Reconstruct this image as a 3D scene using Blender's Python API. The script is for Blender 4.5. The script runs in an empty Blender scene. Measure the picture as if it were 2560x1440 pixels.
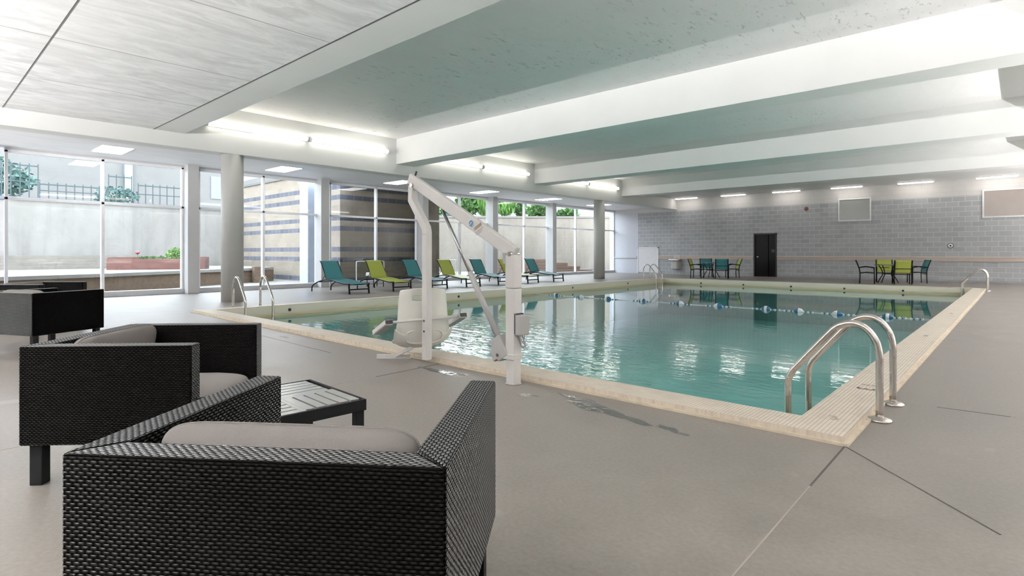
import bpy, bmesh, math, random
from mathutils import Vector, Matrix
R = math.radians
S = bpy.context.scene
COL = S.collection

# ------------------------------------------------------------------ camera
F_PX, CAM_H, HORIZON = 1394.0, 1.18, 632.0
YAW = math.atan(1270.0 / F_PX)
cd = bpy.data.cameras.new('camera')
cd.sensor_width = 36.0
cd.lens = 36.0 * F_PX / 2560.0
cd.shift_y = -(720.0 - HORIZON) / 2560.0
cd.clip_start, cd.clip_end = 0.05, 300
cam = bpy.data.objects.new('camera', cd)
COL.objects.link(cam)
cam.location = (0, 0, CAM_H)
cam.rotation_euler = (R(90), 0, YAW)
S.camera = cam

# ------------------------------------------------------------------ world, exposure
S.view_settings.view_transform = 'Standard'
S.view_settings.look = 'None'
S.view_settings.gamma = 1.0
S.view_settings.use_curve_mapping = False
S.view_settings.exposure = 1.15
SKY = 4.5
w = bpy.data.worlds.new('overcast_sky')
S.world = w
w.use_nodes = True
nt = w.node_tree
bg = nt.nodes['Background']
tc = nt.nodes.new('ShaderNodeTexCoord')
sep = nt.nodes.new('ShaderNodeSeparateXYZ')
nt.links.new(tc.outputs['Generated'], sep.inputs[0])
cr = nt.nodes.new('ShaderNodeValToRGB')
cr.color_ramp.elements[0].position = 0.0
cr.color_ramp.elements[0].color = (0.93, 0.96, 1.0, 1)
cr.color_ramp.elements[1].position = 0.8
cr.color_ramp.elements[1].color = (0.74, 0.84, 1.0, 1)
nt.links.new(sep.outputs[2], cr.inputs[0])
nt.links.new(cr.outputs[0], bg.inputs[0])
bg.inputs[1].default_value = SKY
cy = S.cycles
cy.max_bounces = 10
cy.diffuse_bounces = 5
cy.glossy_bounces = 5
cy.transmission_bounces = 6
cy.transparent_max_bounces = 12
cy.sample_clamp_indirect = 6.0
cy.caustics_reflective = False
cy.caustics_refractive = False
cy.use_denoising = True

def portal(name, loc, rot, sx, sy):
    l_ = bpy.data.lights.new(name, 'AREA'); l_.shape = 'RECTANGLE'; l_.size = sx; l_.size_y = sy
    l_.cycles.is_portal = True
    o = bpy.data.objects.new(name, l_); COL.objects.link(o); o.location = loc; o.rotation_euler = rot
portal('daylight_left_windows', (-18.12, 13.0, 1.9), (0, R(-90), 0), 3.5, 31.5)
LAMP = 1.3      # overall strength of the room's lamps and the added fill lights
TUBE_W, PANEL_W, LINEAR_W, FILL_RIGHT, FILL_REAR = 2.9 * LAMP, 4.2 * LAMP, 3.4 * LAMP, 225.0 * LAMP, 640.0 * LAMP

# ------------------------------------------------------------------ main dimensions (metres)
PX0, PX1, PY0, PY1 = -11.8, -1.1, 4.2, 23.0       # pool inside
CW = 0.3                                          # coping width
WATER = -0.185
WINX = -18.0
FARY = 28.8
GX = -13.95                                       # girder face
Z_SLAB, Z_BEAM, Z_LOW, Z_STRIP, Z_GIRD, Z_FAR = 4.62, 3.86, 3.875, 3.72, 3.55, 4.12

# ------------------------------------------------------------------ helpers
def tag(o, label=None, cat=None, group=None, kind=None):
    if label: o['label'] = label
    if cat: o['category'] = cat
    if group: o['group'] = group
    if kind: o['kind'] = kind
    return o

def empty(name, loc=(0, 0, 0), rz=0.0, label=None, cat=None, group=None, kind=None):
    o = bpy.data.objects.new(name, None)
    COL.objects.link(o)
    o.empty_display_size = 0.1
    o.location = loc
    o.rotation_euler = (0, 0, rz)
    return tag(o, label, cat, group, kind)

def copy_tree(o, parent=None):
    c = o.copy()
    COL.objects.link(c)
    c.parent = parent
    for ch in list(o.children):
        copy_tree(ch, c)
    return c

class MB:
    """collects geometry for ONE mesh object"""
    def __init__(s):
        s.v, s.f = [], []
    def add(s, vs, fs):
        n = len(s.v)
        s.v += [tuple(v) for v in vs]
        s.f += [tuple(i + n for i in f) for f in fs]
        return s
    def box(s, x0, x1, y0, y1, z0, z1, M=None):
        x0, x1 = min(x0, x1), max(x0, x1); y0, y1 = min(y0, y1), max(y0, y1); z0, z1 = min(z0, z1), max(z0, z1)
        vs = [(x0, y0, z0), (x1, y0, z0), (x1, y1, z0), (x0, y1, z0), (x0, y0, z1), (x1, y0, z1), (x1, y1, z1), (x0, y1, z1)]
        if M is not None: vs = [M @ Vector(v) for v in vs]
        return s.add(vs, [(0, 3, 2, 1), (4, 5, 6, 7), (0, 1, 5, 4), (1, 2, 6, 5), (2, 3, 7, 6), (3, 0, 4, 7)])
    def prism(s, pts, z0, z1, M=None):
        """pts: CCW polygon in xy, extruded in z"""
        n = len(pts)
        vs = [(p[0], p[1], z0) for p in pts] + [(p[0], p[1], z1) for p in pts]
        if M is not None: vs = [M @ Vector(v) for v in vs]
        fs = [tuple(range(n))[::-1], tuple(range(n, 2 * n))]
        fs += [(i, (i + 1) % n, (i + 1) % n + n, i + n) for i in range(n)]
        return s.add(vs, fs)
    def tube(s, path, r, n=10, caps=True, sq=False):
        """round (or square) tube swept along a path; r may be a list"""
        P = [Vector(p) for p in path]
        m = len(P)
        rs = r if isinstance(r, (list, tuple)) else [r] * m
        T = []
        for i in range(m):
            a = P[max(0, i - 1)]; b = P[min(m - 1, i + 1)]
            T.append((b - a).normalized())
        up = Vector((0, 0, 1)) if abs(T[0].z) < 0.9 else Vector((0, 1, 0))
        u = T[0].cross(up).normalized()
        vs = []
        for i in range(m):
            u = (u - T[i] * u.dot(T[i])).normalized()
            v = T[i].cross(u)
            for k in range(n):
                a = 2 * math.pi * (k + (0.5 if sq else 0)) / n
                vs.append(P[i] + (u * math.cos(a) + v * math.sin(a)) * rs[i])
        fs = []
        for i in range(m - 1):
            for k in range(n):
                fs.append((i * n + k, i * n + (k + 1) % n, (i + 1) * n + (k + 1) % n, (i + 1) * n + k))
        if caps:
            fs.append(tuple(range(n))[::-1])
            fs.append(tuple((m - 1) * n + k for k in range(n)))
        return s.add(vs, fs)
    def cyl(s, c, r, z0, z1, n=24):
        return s.tube([(c[0], c[1], z0), (c[0], c[1], z1)], r, n)
    def lathe(s, prof, n=20, M=None):
        """prof: (radius, z) list, bottom to top"""
        vs = []
        for r, z in prof:
            for k in range(n):
                a = 2 * math.pi * k / n
                vs.append(Vector((r * math.cos(a), r * math.sin(a), z)))
        if M is not None: vs = [M @ v for v in vs]
        fs = []
        m = len(prof)
        for i in range(m - 1):
            for k in range(n):
                fs.append((i * n + k, i * n + (k + 1) % n, (i + 1) * n + (k + 1) % n, (i + 1) * n + k))
        fs.append(tuple(range(n))[::-1]); fs.append(tuple((m - 1) * n + k for k in range(n)))
        return s.add(vs, fs)
    def grid(s, fn, nu, nv):
        vs = [fn(i / nu, j / nv) for j in range(nv + 1) for i in range(nu + 1)]
        fs = [(j * (nu + 1) + i, j * (nu + 1) + i + 1, (j + 1) * (nu + 1) + i + 1, (j + 1) * (nu + 1) + i)
              for j in range(nv) for i in range(nu)]
        return s.add(vs, fs)
    def build(s, name, mat, parent=None, loc=None, smooth=False, bevel=0, seg=2, uvbox=False, fix=True, rz=None):
        me = bpy.data.meshes.new(name)
        me.from_pydata(s.v, [], s.f)
        if fix:
            bm = bmesh.new(); bm.from_mesh(me)
            bmesh.ops.recalc_face_normals(bm, faces=bm.faces)
            bm.to_mesh(me); bm.free()
        me.materials.append(mat)
        if uvbox:
            uv = me.uv_layers.new(name='UVMap')
            for p in me.polygons:
                nx, ny, nz = (abs(c) for c in p.normal)
                for li in p.loop_indices:
                    c = me.vertices[me.loops[li].vertex_index].co
                    if nz >= nx and nz >= ny: q = (c.x, c.y)
                    elif nx >= ny: q = (c.y, c.z)
                    else: q = (c.x, c.z)
                    if uvbox == 'Y' and nz >= nx and nz >= ny: q = (c.y, c.x)
                    uv.data[li].uv = q
        if smooth:
            for p in me.polygons: p.use_smooth = True
        o = bpy.data.objects.new(name, me)
        COL.objects.link(o)
        if parent is not None: o.parent = parent
        if loc is not None: o.location = loc
        if rz is not None: o.rotation_euler = (0, 0, rz)
        if bevel:
            b = o.modifiers.new('bevel', 'BEVEL')
            b.width = bevel; b.segments = seg; b.limit_method = 'ANGLE'; b.angle_limit = R(40)
        if smooth == 'auto' or (bevel and smooth is False):
            pass
        return o

def bx(name, mat, x0, x1, y0, y1, z0, z1, parent=None, **k):
    return MB().box(x0, x1, y0, y1, z0, z1).build(name, mat, parent, **k)

def structure(o):
    o['kind'] = 'structure'
    return o

def catmull(pts, n=6):
    P = [Vector(p) for p in pts]
    P = [P[0] * 2 - P[1]] + P + [P[-1] * 2 - P[-2]]
    out = []
    for i in range(1, len(P) - 2):
        a, b, c, d = P[i - 1], P[i], P[i + 1], P[i + 2]
        for k in range(n):
            t = k / n
            out.append(0.5 * ((2 * b) + (-a + c) * t + (2 * a - 5 * b + 4 * c - d) * t * t + (-a + 3 * b - 3 * c + d) * t ** 3))
    out.append(P[-2])
    return out

# ------------------------------------------------------------------ materials
class NT:
    def __init__(s, name):
        s.m = bpy.data.materials.new(name); s.m.use_nodes = True
        s.t = s.m.node_tree
        s.b = s.t.nodes['Principled BSDF']
        s.out = s.t.nodes['Material Output']
    def n(s, typ, **k):
        nd = s.t.nodes.new('ShaderNode' + typ)
        for a, v in k.items(): setattr(nd, a, v)
        return nd
    def l(s, a, b): s.t.links.new(a, b)
    def coord(s, which='Object', scale=(1, 1, 1), rot=(0, 0, 0), loc=(0, 0, 0)):
        tc = s.n('TexCoord'); mp = s.n('Mapping')
        mp.inputs['Scale'].default_value = scale
        mp.inputs['Rotation'].default_value = rot
        mp.inputs['Location'].default_value = loc
        s.l(tc.outputs[which], mp.inputs[0])
        return mp.outputs[0]
    def noise(s, co, scale=5, detail=4, rough=0.55, dist=0.0):
        nd = s.n('TexNoise'); s.l(co, nd.inputs['Vector'])
        nd.inputs['Scale'].default_value = scale; nd.inputs['Detail'].default_value = detail
        nd.inputs['Roughness'].default_value = rough; nd.inputs['Distortion'].default_value = dist
        return nd.outputs['Fac']
    def ramp(s, fac, stops):
        r = s.n('ValToRGB'); s.l(fac, r.inputs[0])
        e = r.color_ramp.elements
        while len(e) < len(stops): e.new(0.5)
        for i, (p, c) in enumerate(stops):
            e[i].position = p
            e[i].color = (c, c, c, 1) if isinstance(c, (int, float)) else (*c, 1)
        return r.outputs[0]
    def mix(s, fac, a, b, mode='MIX'):
        m = s.n('MixRGB'); m.blend_type = mode
        for i, v in ((0, fac), (1, a), (2, b)):
            if isinstance(v, (int, float)): m.inputs[i].default_value = v if i == 0 else (v, v, v, 1)
            elif isinstance(v, tuple): m.inputs[i].default_value = (*v, 1)
            else: s.l(v, m.inputs[i])
        return m.outputs[0]
    def math(s, op, a, b=None, clamp=False):
        m = s.n('Math'); m.operation = op; m.use_clamp = clamp
        for i, v in ((0, a), (1, b)):
            if v is None: continue
            if isinstance(v, (int, float)): m.inputs[i].default_value = v
            else: s.l(v, m.inputs[i])
        return m.outputs[0]
    def bump(s, h, strength=0.3, dist=0.01, normal=None):
        b = s.n('Bump'); s.l(h, b.inputs['Height'])
        b.inputs['Strength'].default_value = strength; b.inputs['Distance'].default_value = dist
        if normal is not None: s.l(normal, b.inputs['Normal'])
        return b.outputs[0]
    def set(s, color=None, rough=None, metal=None, spec=None, normal=None, emit=None, es=None):
        I = s.b.inputs
        def put(k, v):
            if v is None: return
            if isinstance(v, (int, float)): I[k].default_value = v
            elif isinstance(v, tuple): I[k].default_value = (*v, 1)
            else: s.l(v, I[k])
        put('Base Color', color); put('Roughness', rough); put('Metallic', metal)
        put('Specular IOR Level', spec); put('Normal', normal)
        if emit is not None: put('Emission Color', emit); I['Emission Strength'].default_value = es
        return s.m

def plain(name, col, rough=0.5, metal=0.0, var=0.06, scale=8, bump=0.0, spec=None):
    m = NT(name)
    nz = m.noise(m.coord(), scale, 4)
    lo = tuple(c * (1 - var) for c in col); hi = tuple(min(1, c * (1 + var)) for c in col)
    c = m.ramp(nz, [(0.3, lo), (0.7, hi)])
    nm = m.bump(nz, bump, 0.005) if bump else None
    return m.set(c, rough, metal, spec, nm)

def mat_ceiling(name, base, streak, specks=0.0):
    m = NT(name)
    co = m.coord(scale=(3.4, 1.15, 1), rot=(0, 0, R(12)))
    a = m.noise(co, 1.0, 9, 0.72, 0.9)
    big = m.noise(m.coord(scale=(0.35, 0.35, 1)), 1.0, 3)
    f = m.ramp(a, [(0.40, 0.0), (0.58, 1.0)])
    lo = tuple(c * (1 - streak) for c in base)
    c = m.mix(f, lo, base)
    c = m.mix(m.ramp(big, [(0.35, 0.0), (0.7, 0.5)]), c, tuple(x * 0.97 for x in base))
    if specks:
        sp = m.noise(m.coord(scale=(16, 5, 1)), 1.0, 3, 0.65)
        mask = m.noise(m.coord(scale=(0.28, 0.5, 1), loc=(1.2, 0.3, 0)), 1.0, 2)
        g = m.math('MULTIPLY', m.ramp(sp, [(0.60, 0.0), (0.68, 1.0)]), m.ramp(mask, [(0.48, 0.0), (0.6, 1.0)]))
        c = m.mix(m.math('MULTIPLY', g, specks), c, (0.30, 0.30, 0.31))
    nm = m.bump(a, 0.10, 0.01)
    rg = m.ramp(a, [(0.3, 0.45), (0.7, 0.6)])
    return m.set(c, rg, 0, 0.35, nm)

M = {}
M['ceil_low'] = mat_ceiling('streaky_painted_board', (0.89, 0.89, 0.90), 0.26)
M['ceil_slab'] = mat_ceiling('painted_slab', (0.86, 0.835, 0.84), 0.04, 0.5)
M['ceil_strip'] = mat_ceiling('window_bay_soffit', (0.84, 0.84, 0.86), 0.10)
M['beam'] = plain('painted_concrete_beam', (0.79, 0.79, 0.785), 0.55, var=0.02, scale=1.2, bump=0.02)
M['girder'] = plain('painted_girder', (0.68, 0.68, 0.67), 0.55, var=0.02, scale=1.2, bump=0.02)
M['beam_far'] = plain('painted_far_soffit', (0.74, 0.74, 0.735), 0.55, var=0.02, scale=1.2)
M['column'] = plain('grey_column_paint', (0.50, 0.50, 0.485), 0.5, var=0.03, scale=3)
M['post'] = plain('grey_post_paint', (0.50, 0.50, 0.50), 0.45, var=0.03, scale=3)
M['alu'] = plain('white_window_frame', (0.80, 0.80, 0.82), 0.4, var=0.02)
M['alu_grey'] = plain('grey_window_base', (0.55, 0.55, 0.57), 0.45, var=0.03)
M['white_wall'] = plain('white_blockwork_paint', (0.78, 0.76, 0.74), 0.6, var=0.02, scale=4)
M['rear'] = plain('plain_wall_paint', (0.75, 0.74, 0.72), 0.7, var=0.03, scale=2)
M['rear_dark'] = plain('dark_rear_wall', (0.10, 0.10, 0.10), 0.8)
M['seam'] = plain('dark_joint', (0.10, 0.10, 0.10), 0.8)

# block wall
def mat_blocks():
    m = NT('grey_blockwork')
    co = m.coord(rot=(R(90), 0, 0))
    br = m.n('TexBrick'); m.l(co, br.inputs[0])
    br.offset = 0.5; br.inputs['Scale'].default_value = 1.0
    br.inputs['Brick Width'].default_value = 0.4064; br.inputs['Row Height'].default_value = 0.2032
    br.inputs['Mortar Size'].default_value = 0.008; br.inputs['Mortar Smooth'].default_value = 0.15
    br.inputs['Color1'].default_value = (0.33, 0.338, 0.352, 1)
    br.inputs['Color2'].default_value = (0.40, 0.408, 0.42, 1)
    br.inputs['Mortar'].default_value = (0.64, 0.635, 0.63, 1)
    wash = m.noise(m.coord(scale=(0.3, 1, 0.8)), 1, 3)
    c = m.mix(m.ramp(wash, [(0.4, 0.0), (0.8, 0.35)]), br.outputs[0], (0.41, 0.415, 0.425))
    nm = m.bump(br.outputs['Fac'], 0.12, 0.004)
    return m.set(c, 0.42, 0, 0.5, nm)
M['blocks'] = mat_blocks()
def mat_white_blocks():
    m = NT('white_painted_blockwork')
    co = m.coord(rot=(R(90), 0, 0))
    br = m.n('TexBrick'); m.l(co, br.inputs[0])
    br.offset = 0.5; br.inputs['Scale'].default_value = 1.0
    br.inputs['Brick Width'].default_value = 0.4064; br.inputs['Row Height'].default_value = 0.2032
    br.inputs['Mortar Size'].default_value = 0.007
    br.inputs['Color1'].default_value = (0.60, 0.58, 0.56, 1)
    br.inputs['Color2'].default_value = (0.62, 0.60, 0.58, 1)
    br.inputs['Mortar'].default_value = (0.55, 0.53, 0.51, 1)
    return m.set(br.outputs[0], 0.5, 0, 0.4, m.bump(br.outputs['Fac'], 0.15, 0.004))
M['wblocks'] = mat_white_blocks()

def mat_deck():
    m = NT('sealed_concrete_deck')
    co = m.coord()
    big = m.noise(co, 0.35, 4, 0.6)
    mid = m.noise(co, 1.6, 6, 0.65, 0.4)
    fine = m.noise(co, 45, 3, 0.6)
    c = m.ramp(mid, [(0.34, (0.168, 0.144, 0.124)), (0.52, (0.212, 0.185, 0.161)), (0.70, (0.256, 0.226, 0.200))])
    c = m.mix(m.ramp(big, [(0.4, 0.0), (0.7, 0.45)]), c, (0.198, 0.178, 0.162))
    c = m.mix(0.12, c, m.ramp(fine, [(0.3, 0.15), (0.7, 0.5)]))
    sp = m.noise(m.coord(loc=(3, 7, 0)), 2.3, 2, 0.4)
    c = m.mix(m.ramp(sp, [(0.70, 0.0), (0.74, 0.35)]), c, (0.37, 0.345, 0.32))
    rg = m.ramp(mid, [(0.3, 0.34), (0.75, 0.50)])
    return m.set(c, rg, 0, 0.5, m.bump(m.mix(0.5, fine, mid), 0.06, 0.003))
M['deck'] = mat_deck()

def mat_coping():
    m = NT('ribbed_cream_coping')
    tcn = m.n('TexCoord'); sp = m.n('SeparateXYZ'); m.l(tcn.outputs['Object'], sp.inputs[0])
    x = m.math('MODULO', m.math('ADD', sp.outputs[0], 100.0), 0.0255)
    g = m.math('DIVIDE', x, 0.0255)
    groove = m.ramp(g, [(0.0, 0.1), (0.09, 0.1), (0.17, 1.0), (0.95, 1.0), (1.0, 0.1)])
    stain = m.noise(m.coord(), 7, 5, 0.7)
    top = m.ramp(stain, [(0.3, (0.60, 0.52, 0.43)), (0.6, (0.70, 0.62, 0.52))])
    c = m.mix(groove, (0.36, 0.30, 0.24), top)
    # ribs only on the flat top; the side is plain
    geo = m.n('NewGeometry'); s2 = m.n('SeparateXYZ'); m.l(geo.outputs['Normal'], s2.inputs[0])
    up = m.math('GREATER_THAN', s2.outputs[2], 0.7)
    side = m.ramp(m.noise(m.coord(scale=(9, 9, 2)), 2, 5, 0.7), [(0.3, (0.52, 0.43, 0.35)), (0.55, (0.68, 0.60, 0.50))])
    c = m.mix(up, side, c)
    h = m.mix(up, 1.0, groove)
    return m.set(c, 0.5, 0, 0.4, m.bump(h, 0.5, 0.004))
M['coping'] = mat_coping()

def mat_gutter():
    m = NT('cream_pool_edge_tile')
    tcn = m.n('TexCoord'); sp = m.n('SeparateXYZ'); m.l(tcn.outputs['Object'], sp.inputs[0])
    z = m.math('ADD', m.math('MULTIPLY', sp.outputs[2], 1.0), m.math('MULTIPLY', m.noise(m.coord(scale=(1.5, 1.5, 3)), 1, 3), 0.015))
    z = m.math('ADD', m.math('MULTIPLY', z, 2.0), 0.55)
    # scum line just over the water, cream band above, teal plaster beneath
    c = m.ramp(z, [(0.10, (0.17, 0.37, 0.35)), (0.165, (0.34, 0.42, 0.34)), (0.20, (0.62, 0.46, 0.20)), (0.235, (0.70, 0.59, 0.40)), (0.32, (0.80, 0.72, 0.58)), (0.7, (0.84, 0.78, 0.67))])
    return m.set(c, 0.45, 0, 0.4)
M['gutter'] = mat_gutter()
M['plaster'] = plain('teal_pool_plaster', (0.20, 0.475, 0.455), 0.7, var=0.10, scale=0.5)

def schlick(m, f0, normal=None):
    """reflectance of a thin clear surface, the same from either side"""
    g = m.n('NewGeometry'); d = m.n('VectorMath'); d.operation = 'DOT_PRODUCT'
    m.l(g.outputs['Incoming'], d.inputs[0]); m.l(normal if normal is not None else g.outputs['Normal'], d.inputs[1])
    c = m.math('SUBTRACT', 1.0, m.math('ABSOLUTE', d.outputs['Value']), True)
    return m.math('ADD', f0, m.math('MULTIPLY', m.math('POWER', c, 5.0), 1.0 - f0), True)

def mat_water():
    m = NT('pool_water')
    m.t.nodes.remove(m.b)
    co = m.coord(scale=(1, 1, 1), rot=(0, 0, -YAW))
    a = m.noise(m.coord(scale=(0.55, 2.4, 1), rot=(0, 0, -YAW)), 1.6, 3, 0.5, 0.6)
    b = m.noise(m.coord(scale=(1.2, 3.6, 1), rot=(0, 0, -YAW)), 3.0, 2, 0.5, 0.5)
    # livelier patch of ripples by the near left corner, where the return jets stir the water
    tcn = m.n('TexCoord'); vd = m.n('VectorMath'); vd.operation = 'DISTANCE'
    m.l(tcn.outputs['Object'], vd.inputs[0]); vd.inputs[1].default_value = (-6.6, 4.9, WATER)
    near = m.ramp(m.math('DIVIDE', vd.outputs['Value'], 9.0, True), [(0.10, 1.0), (0.55, 0.12), (1.0, 0.05)])
    h = m.math('MULTIPLY', m.math('ADD', a, m.math('MULTIPLY', b, 0.5)), near)
    nm = m.bump(h, 0.26, 0.055)
    fr = schlick(m, 0.02, nm)
    tr = m.n('BsdfTransparent'); tr.inputs[0].default_value = (0.74, 0.93, 0.915, 1)
    gl = m.n('BsdfGlossy'); gl.inputs['Roughness'].default_value = 0.015; gl.inputs[0].default_value = (1, 1, 1, 1)
    m.l(nm, gl.inputs['Normal'])
    mx = m.n('MixShader'); m.l(fr, mx.inputs[0]); m.l(tr.outputs[0], mx.inputs[1]); m.l(gl.outputs[0], mx.inputs[2])
    m.l(mx.outputs[0], m.out.inputs[0])
    return m.m
M['water'] = mat_water()

def mat_glass(name, tint=(0.95, 0.97, 0.96), ior=1.5):
    m = NT(name)
    m.t.nodes.remove(m.b)
    fr = schlick(m, 0.03)
    tr = m.n('BsdfTransparent'); tr.inputs[0].default_value = (*tint, 1)
    gl = m.n('BsdfGlossy'); gl.inputs['Roughness'].default_value = 0.01
    mx = m.n('MixShader'); m.l(fr, mx.inputs[0]); m.l(tr.outputs[0], mx.inputs[1]); m.l(gl.outputs[0], mx.inputs[2])
    m.l(mx.outputs[0], m.out.inputs[0])
    return m.m
M['glass'] = mat_glass('clear_window_glass')

def mat_wicker(name='dark_woven_resin'):
    m = NT(name)
    uv = m.n('UVMap'); sp = m.n('SeparateXYZ'); m.l(uv.outputs[0], sp.inputs[0])
    wob = m.noise(m.coord(), 9, 3)
    v = m.math('DIVIDE', m.math('ADD', sp.outputs[1], m.math('MULTIPLY', wob, 0.006)), 0.0092)
    row = m.math('FLOOR', v)
    sv = m.math('ABSOLUTE', m.math('SINE', m.math('MULTIPLY', v, math.pi)))
    uu = m.math('ADD', m.math('DIVIDE', sp.outputs[0], 0.0215), m.math('MULTIPLY', row, 0.5))
    cu = m.math('ADD', 0.5, m.math('MULTIPLY', m.math('COSINE', m.math('MULTIPLY', uu, 2 * math.pi)), 0.5))
    h = m.math('MULTIPLY', m.math('POWER', sv, 0.6), m.math('ADD', 0.25, m.math('MULTIPLY', cu, 0.75)))
    c = m.ramp(h, [(0.08, (0.0008, 0.0008, 0.0008)), (0.35, (0.0028, 0.0026, 0.0024)), (0.8, (0.0048, 0.0044, 0.0040)), (1.0, (0.0075, 0.0068, 0.0062))])
    nm = m.bump(h, 1.0, 0.0045)
    m.t.nodes.remove(m.b)
    df = m.n('BsdfDiffuse'); m.l(c, df.inputs[0]); m.l(nm, df.inputs['Normal'])
    gl = m.n('BsdfGlossy'); gl.inputs['Roughness'].default_value = 0.30; m.l(nm, gl.inputs['Normal'])
    g = m.n('NewGeometry'); d = m.n('VectorMath'); d.operation = 'DOT_PRODUCT'
    m.l(g.outputs['Incoming'], d.inputs[0]); m.l(g.outputs['Normal'], d.inputs[1])
    k = m.math('SUBTRACT', 1.0, m.math('ABSOLUTE', d.outputs['Value']), True)
    fz = m.math('ADD', 0.003, m.math('MULTIPLY', m.math('MINIMUM', m.math('MULTIPLY', m.math('POWER', k, 4.0), 2.3), 0.42), 1.0))
    fz = m.math('MULTIPLY', fz, m.ramp(h, [(0.15, 0.0), (0.6, 1.0)]))
    mx = m.n('MixShader'); m.l(fz, mx.inputs[0]); m.l(df.outputs[0], mx.inputs[1]); m.l(gl.outputs[0], mx.inputs[2])
    m.l(mx.outputs[0], m.out.inputs[0])
    return m.m
M['wicker'] = mat_wicker()

def mat_fabric(name, col, scale=700, bump=0.15):
    m = NT(name)
    a = m.noise(m.coord(), scale, 2)
    bgn = m.noise(m.coord(), 6, 4, 0.6)
    c = m.mix(m.ramp(a, [(0.3, 0.0), (0.7, 0.5)]), tuple(x * 0.9 for x in col), col)
    c = m.mix(m.ramp(bgn, [(0.35, 0.25), (0.65, 0.0)]), c, tuple(x * 0.85 for x in col))
    return m.set(c, 0.85, 0, 0.15, m.bump(m.mix(0.35, bgn, a), bump, 0.012))
M['cushion'] = mat_fabric('taupe_cushion_fabric', (0.160, 0.146, 0.138), 400, 0.35)
M['cushion2'] = mat_fabric('pale_seat_fabric', (0.25, 0.232, 0.222), 400, 0.25)

def mat_sling(name, col, alpha=0.93):
    m = NT(name)
    tcn = m.coord(scale=(1, 1, 1))
    wv = m.n('TexWave'); m.l(tcn, wv.inputs[0]); wv.wave_type = 'BANDS'; wv.bands_direction = 'Y'
    wv.inputs['Scale'].default_value = 60
    c = m.mix(m.ramp(wv.outputs['Fac'], [(0.2, 0.0), (0.8, 1.0)]), tuple(x * 0.85 for x in col), col)
    m.set(c, 0.38, 0, 0.6)
    tr = m.n('BsdfTransparent'); tr.inputs[0].default_value = (1, 1, 1, 1)
    tl = m.n('BsdfTranslucent'); m.l(c, tl.inputs[0])
    ms = m.n('MixShader'); ms.inputs[0].default_value = 0.25; m.l(m.b.outputs[0], ms.inputs[1]); m.l(tl.outputs[0], ms.inputs[2])
    mx = m.n('MixShader'); mx.inputs[0].default_value = alpha
    m.l(tr.outputs[0], mx.inputs[1]); m.l(ms.outputs[0], mx.inputs[2]); m.l(mx.outputs[0], m.out.inputs[0])
    return m.m
M['teal'] = mat_sling('teal_sling_mesh', (0.075, 0.33, 0.36), 0.88)
M['lime'] = mat_sling('lime_sling_mesh', (0.58, 0.64, 0.13), 0.93)
M['black'] = plain('black_powder_coat', (0.006, 0.006, 0.0065), 0.5, var=0.1, spec=0.12)
M['tabletop'] = plain('dark_slatted_metal', (0.17, 0.175, 0.17), 0.22, var=0.05, spec=0.9)
def mat_metal(name, col, rough):
    m = NT(name)
    n_ = m.noise(m.coord(scale=(1, 1, 1)), 30, 3)
    return m.set(m.ramp(n_, [(0.3, tuple(x * 0.9 for x in col)), (0.7, col)]), m.ramp(n_, [(0.3, rough * 0.8), (0.7, rough * 1.3)]), 1.0)
M['steel'] = mat_metal('brushed_stainless', (0.62, 0.58, 0.54), 0.22)
M['lift'] = plain('off_white_powder_coat', (0.66, 0.64, 0.62), 0.32, var=0.03)
M['lift_grey'] = plain('warm_grey_housing', (0.36, 0.35, 0.34), 0.45, var=0.04)
M['rod'] = mat_metal('actuator_rod', (0.42, 0.42, 0.42), 0.3)
M['shell'] = plain('ivory_moulded_plastic', (0.76, 0.75, 0.70), 0.28, var=0.02)
M['white'] = plain('white_plastic', (0.80, 0.80, 0.80), 0.35, var=0.02)
M['dark'] = plain('dark_rubber', (0.03, 0.03, 0.032), 0.6)
M['rail'] = plain('tan_wood_rail', (0.50, 0.42, 0.37), 0.5, var=0.05, scale=3)
M['rail_light'] = plain('cream_rail_lip', (0.66, 0.60, 0.54), 0.45, var=0.03)
M['red'] = plain('dark_red_enamel', (0.20, 0.06, 0.05), 0.3)
M['blue'] = plain('navy_blue_float', (0.03, 0.12, 0.24), 0.35)
M['puddle'] = None

def emitter(name, col, strength):
    m = NT(name)
    return m.set((0.8, 0.8, 0.8), 0.4, emit=col, es=strength)
M['tube'] = emitter('fluorescent_tube', (1.0, 0.965, 0.86), TUBE_W)
M['added_tube_right'] = emitter('added_fluorescent_tube_right', (1.0, 0.965, 0.90), TUBE_W * 0.9)
M['panel'] = emitter('square_light_panel', (1.0, 0.99, 0.99), PANEL_W)
M['linear'] = emitter('linear_light_lens', (1.0, 0.95, 0.90), LINEAR_W)

# ================================================================== SETTING
XR, YR = 5.0, -5.0
# deck with the hole of the pool
fl = MB()
a0, a1, b0, b1 = PX0 - CW + 0.02, PX1 + CW - 0.02, PY0 - CW + 0.02, PY1 + CW - 0.02
fl.box(-18.3, a0, YR, FARY + 0.2, -0.15, 0); fl.box(a1, XR, YR, FARY + 0.2, -0.15, 0)
fl.box(a0, a1, YR, b0, -0.15, 0); fl.box(a0, a1, b1, FARY + 0.2, -0.15, 0)
structure(fl.build('floor', M['deck']))

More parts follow.
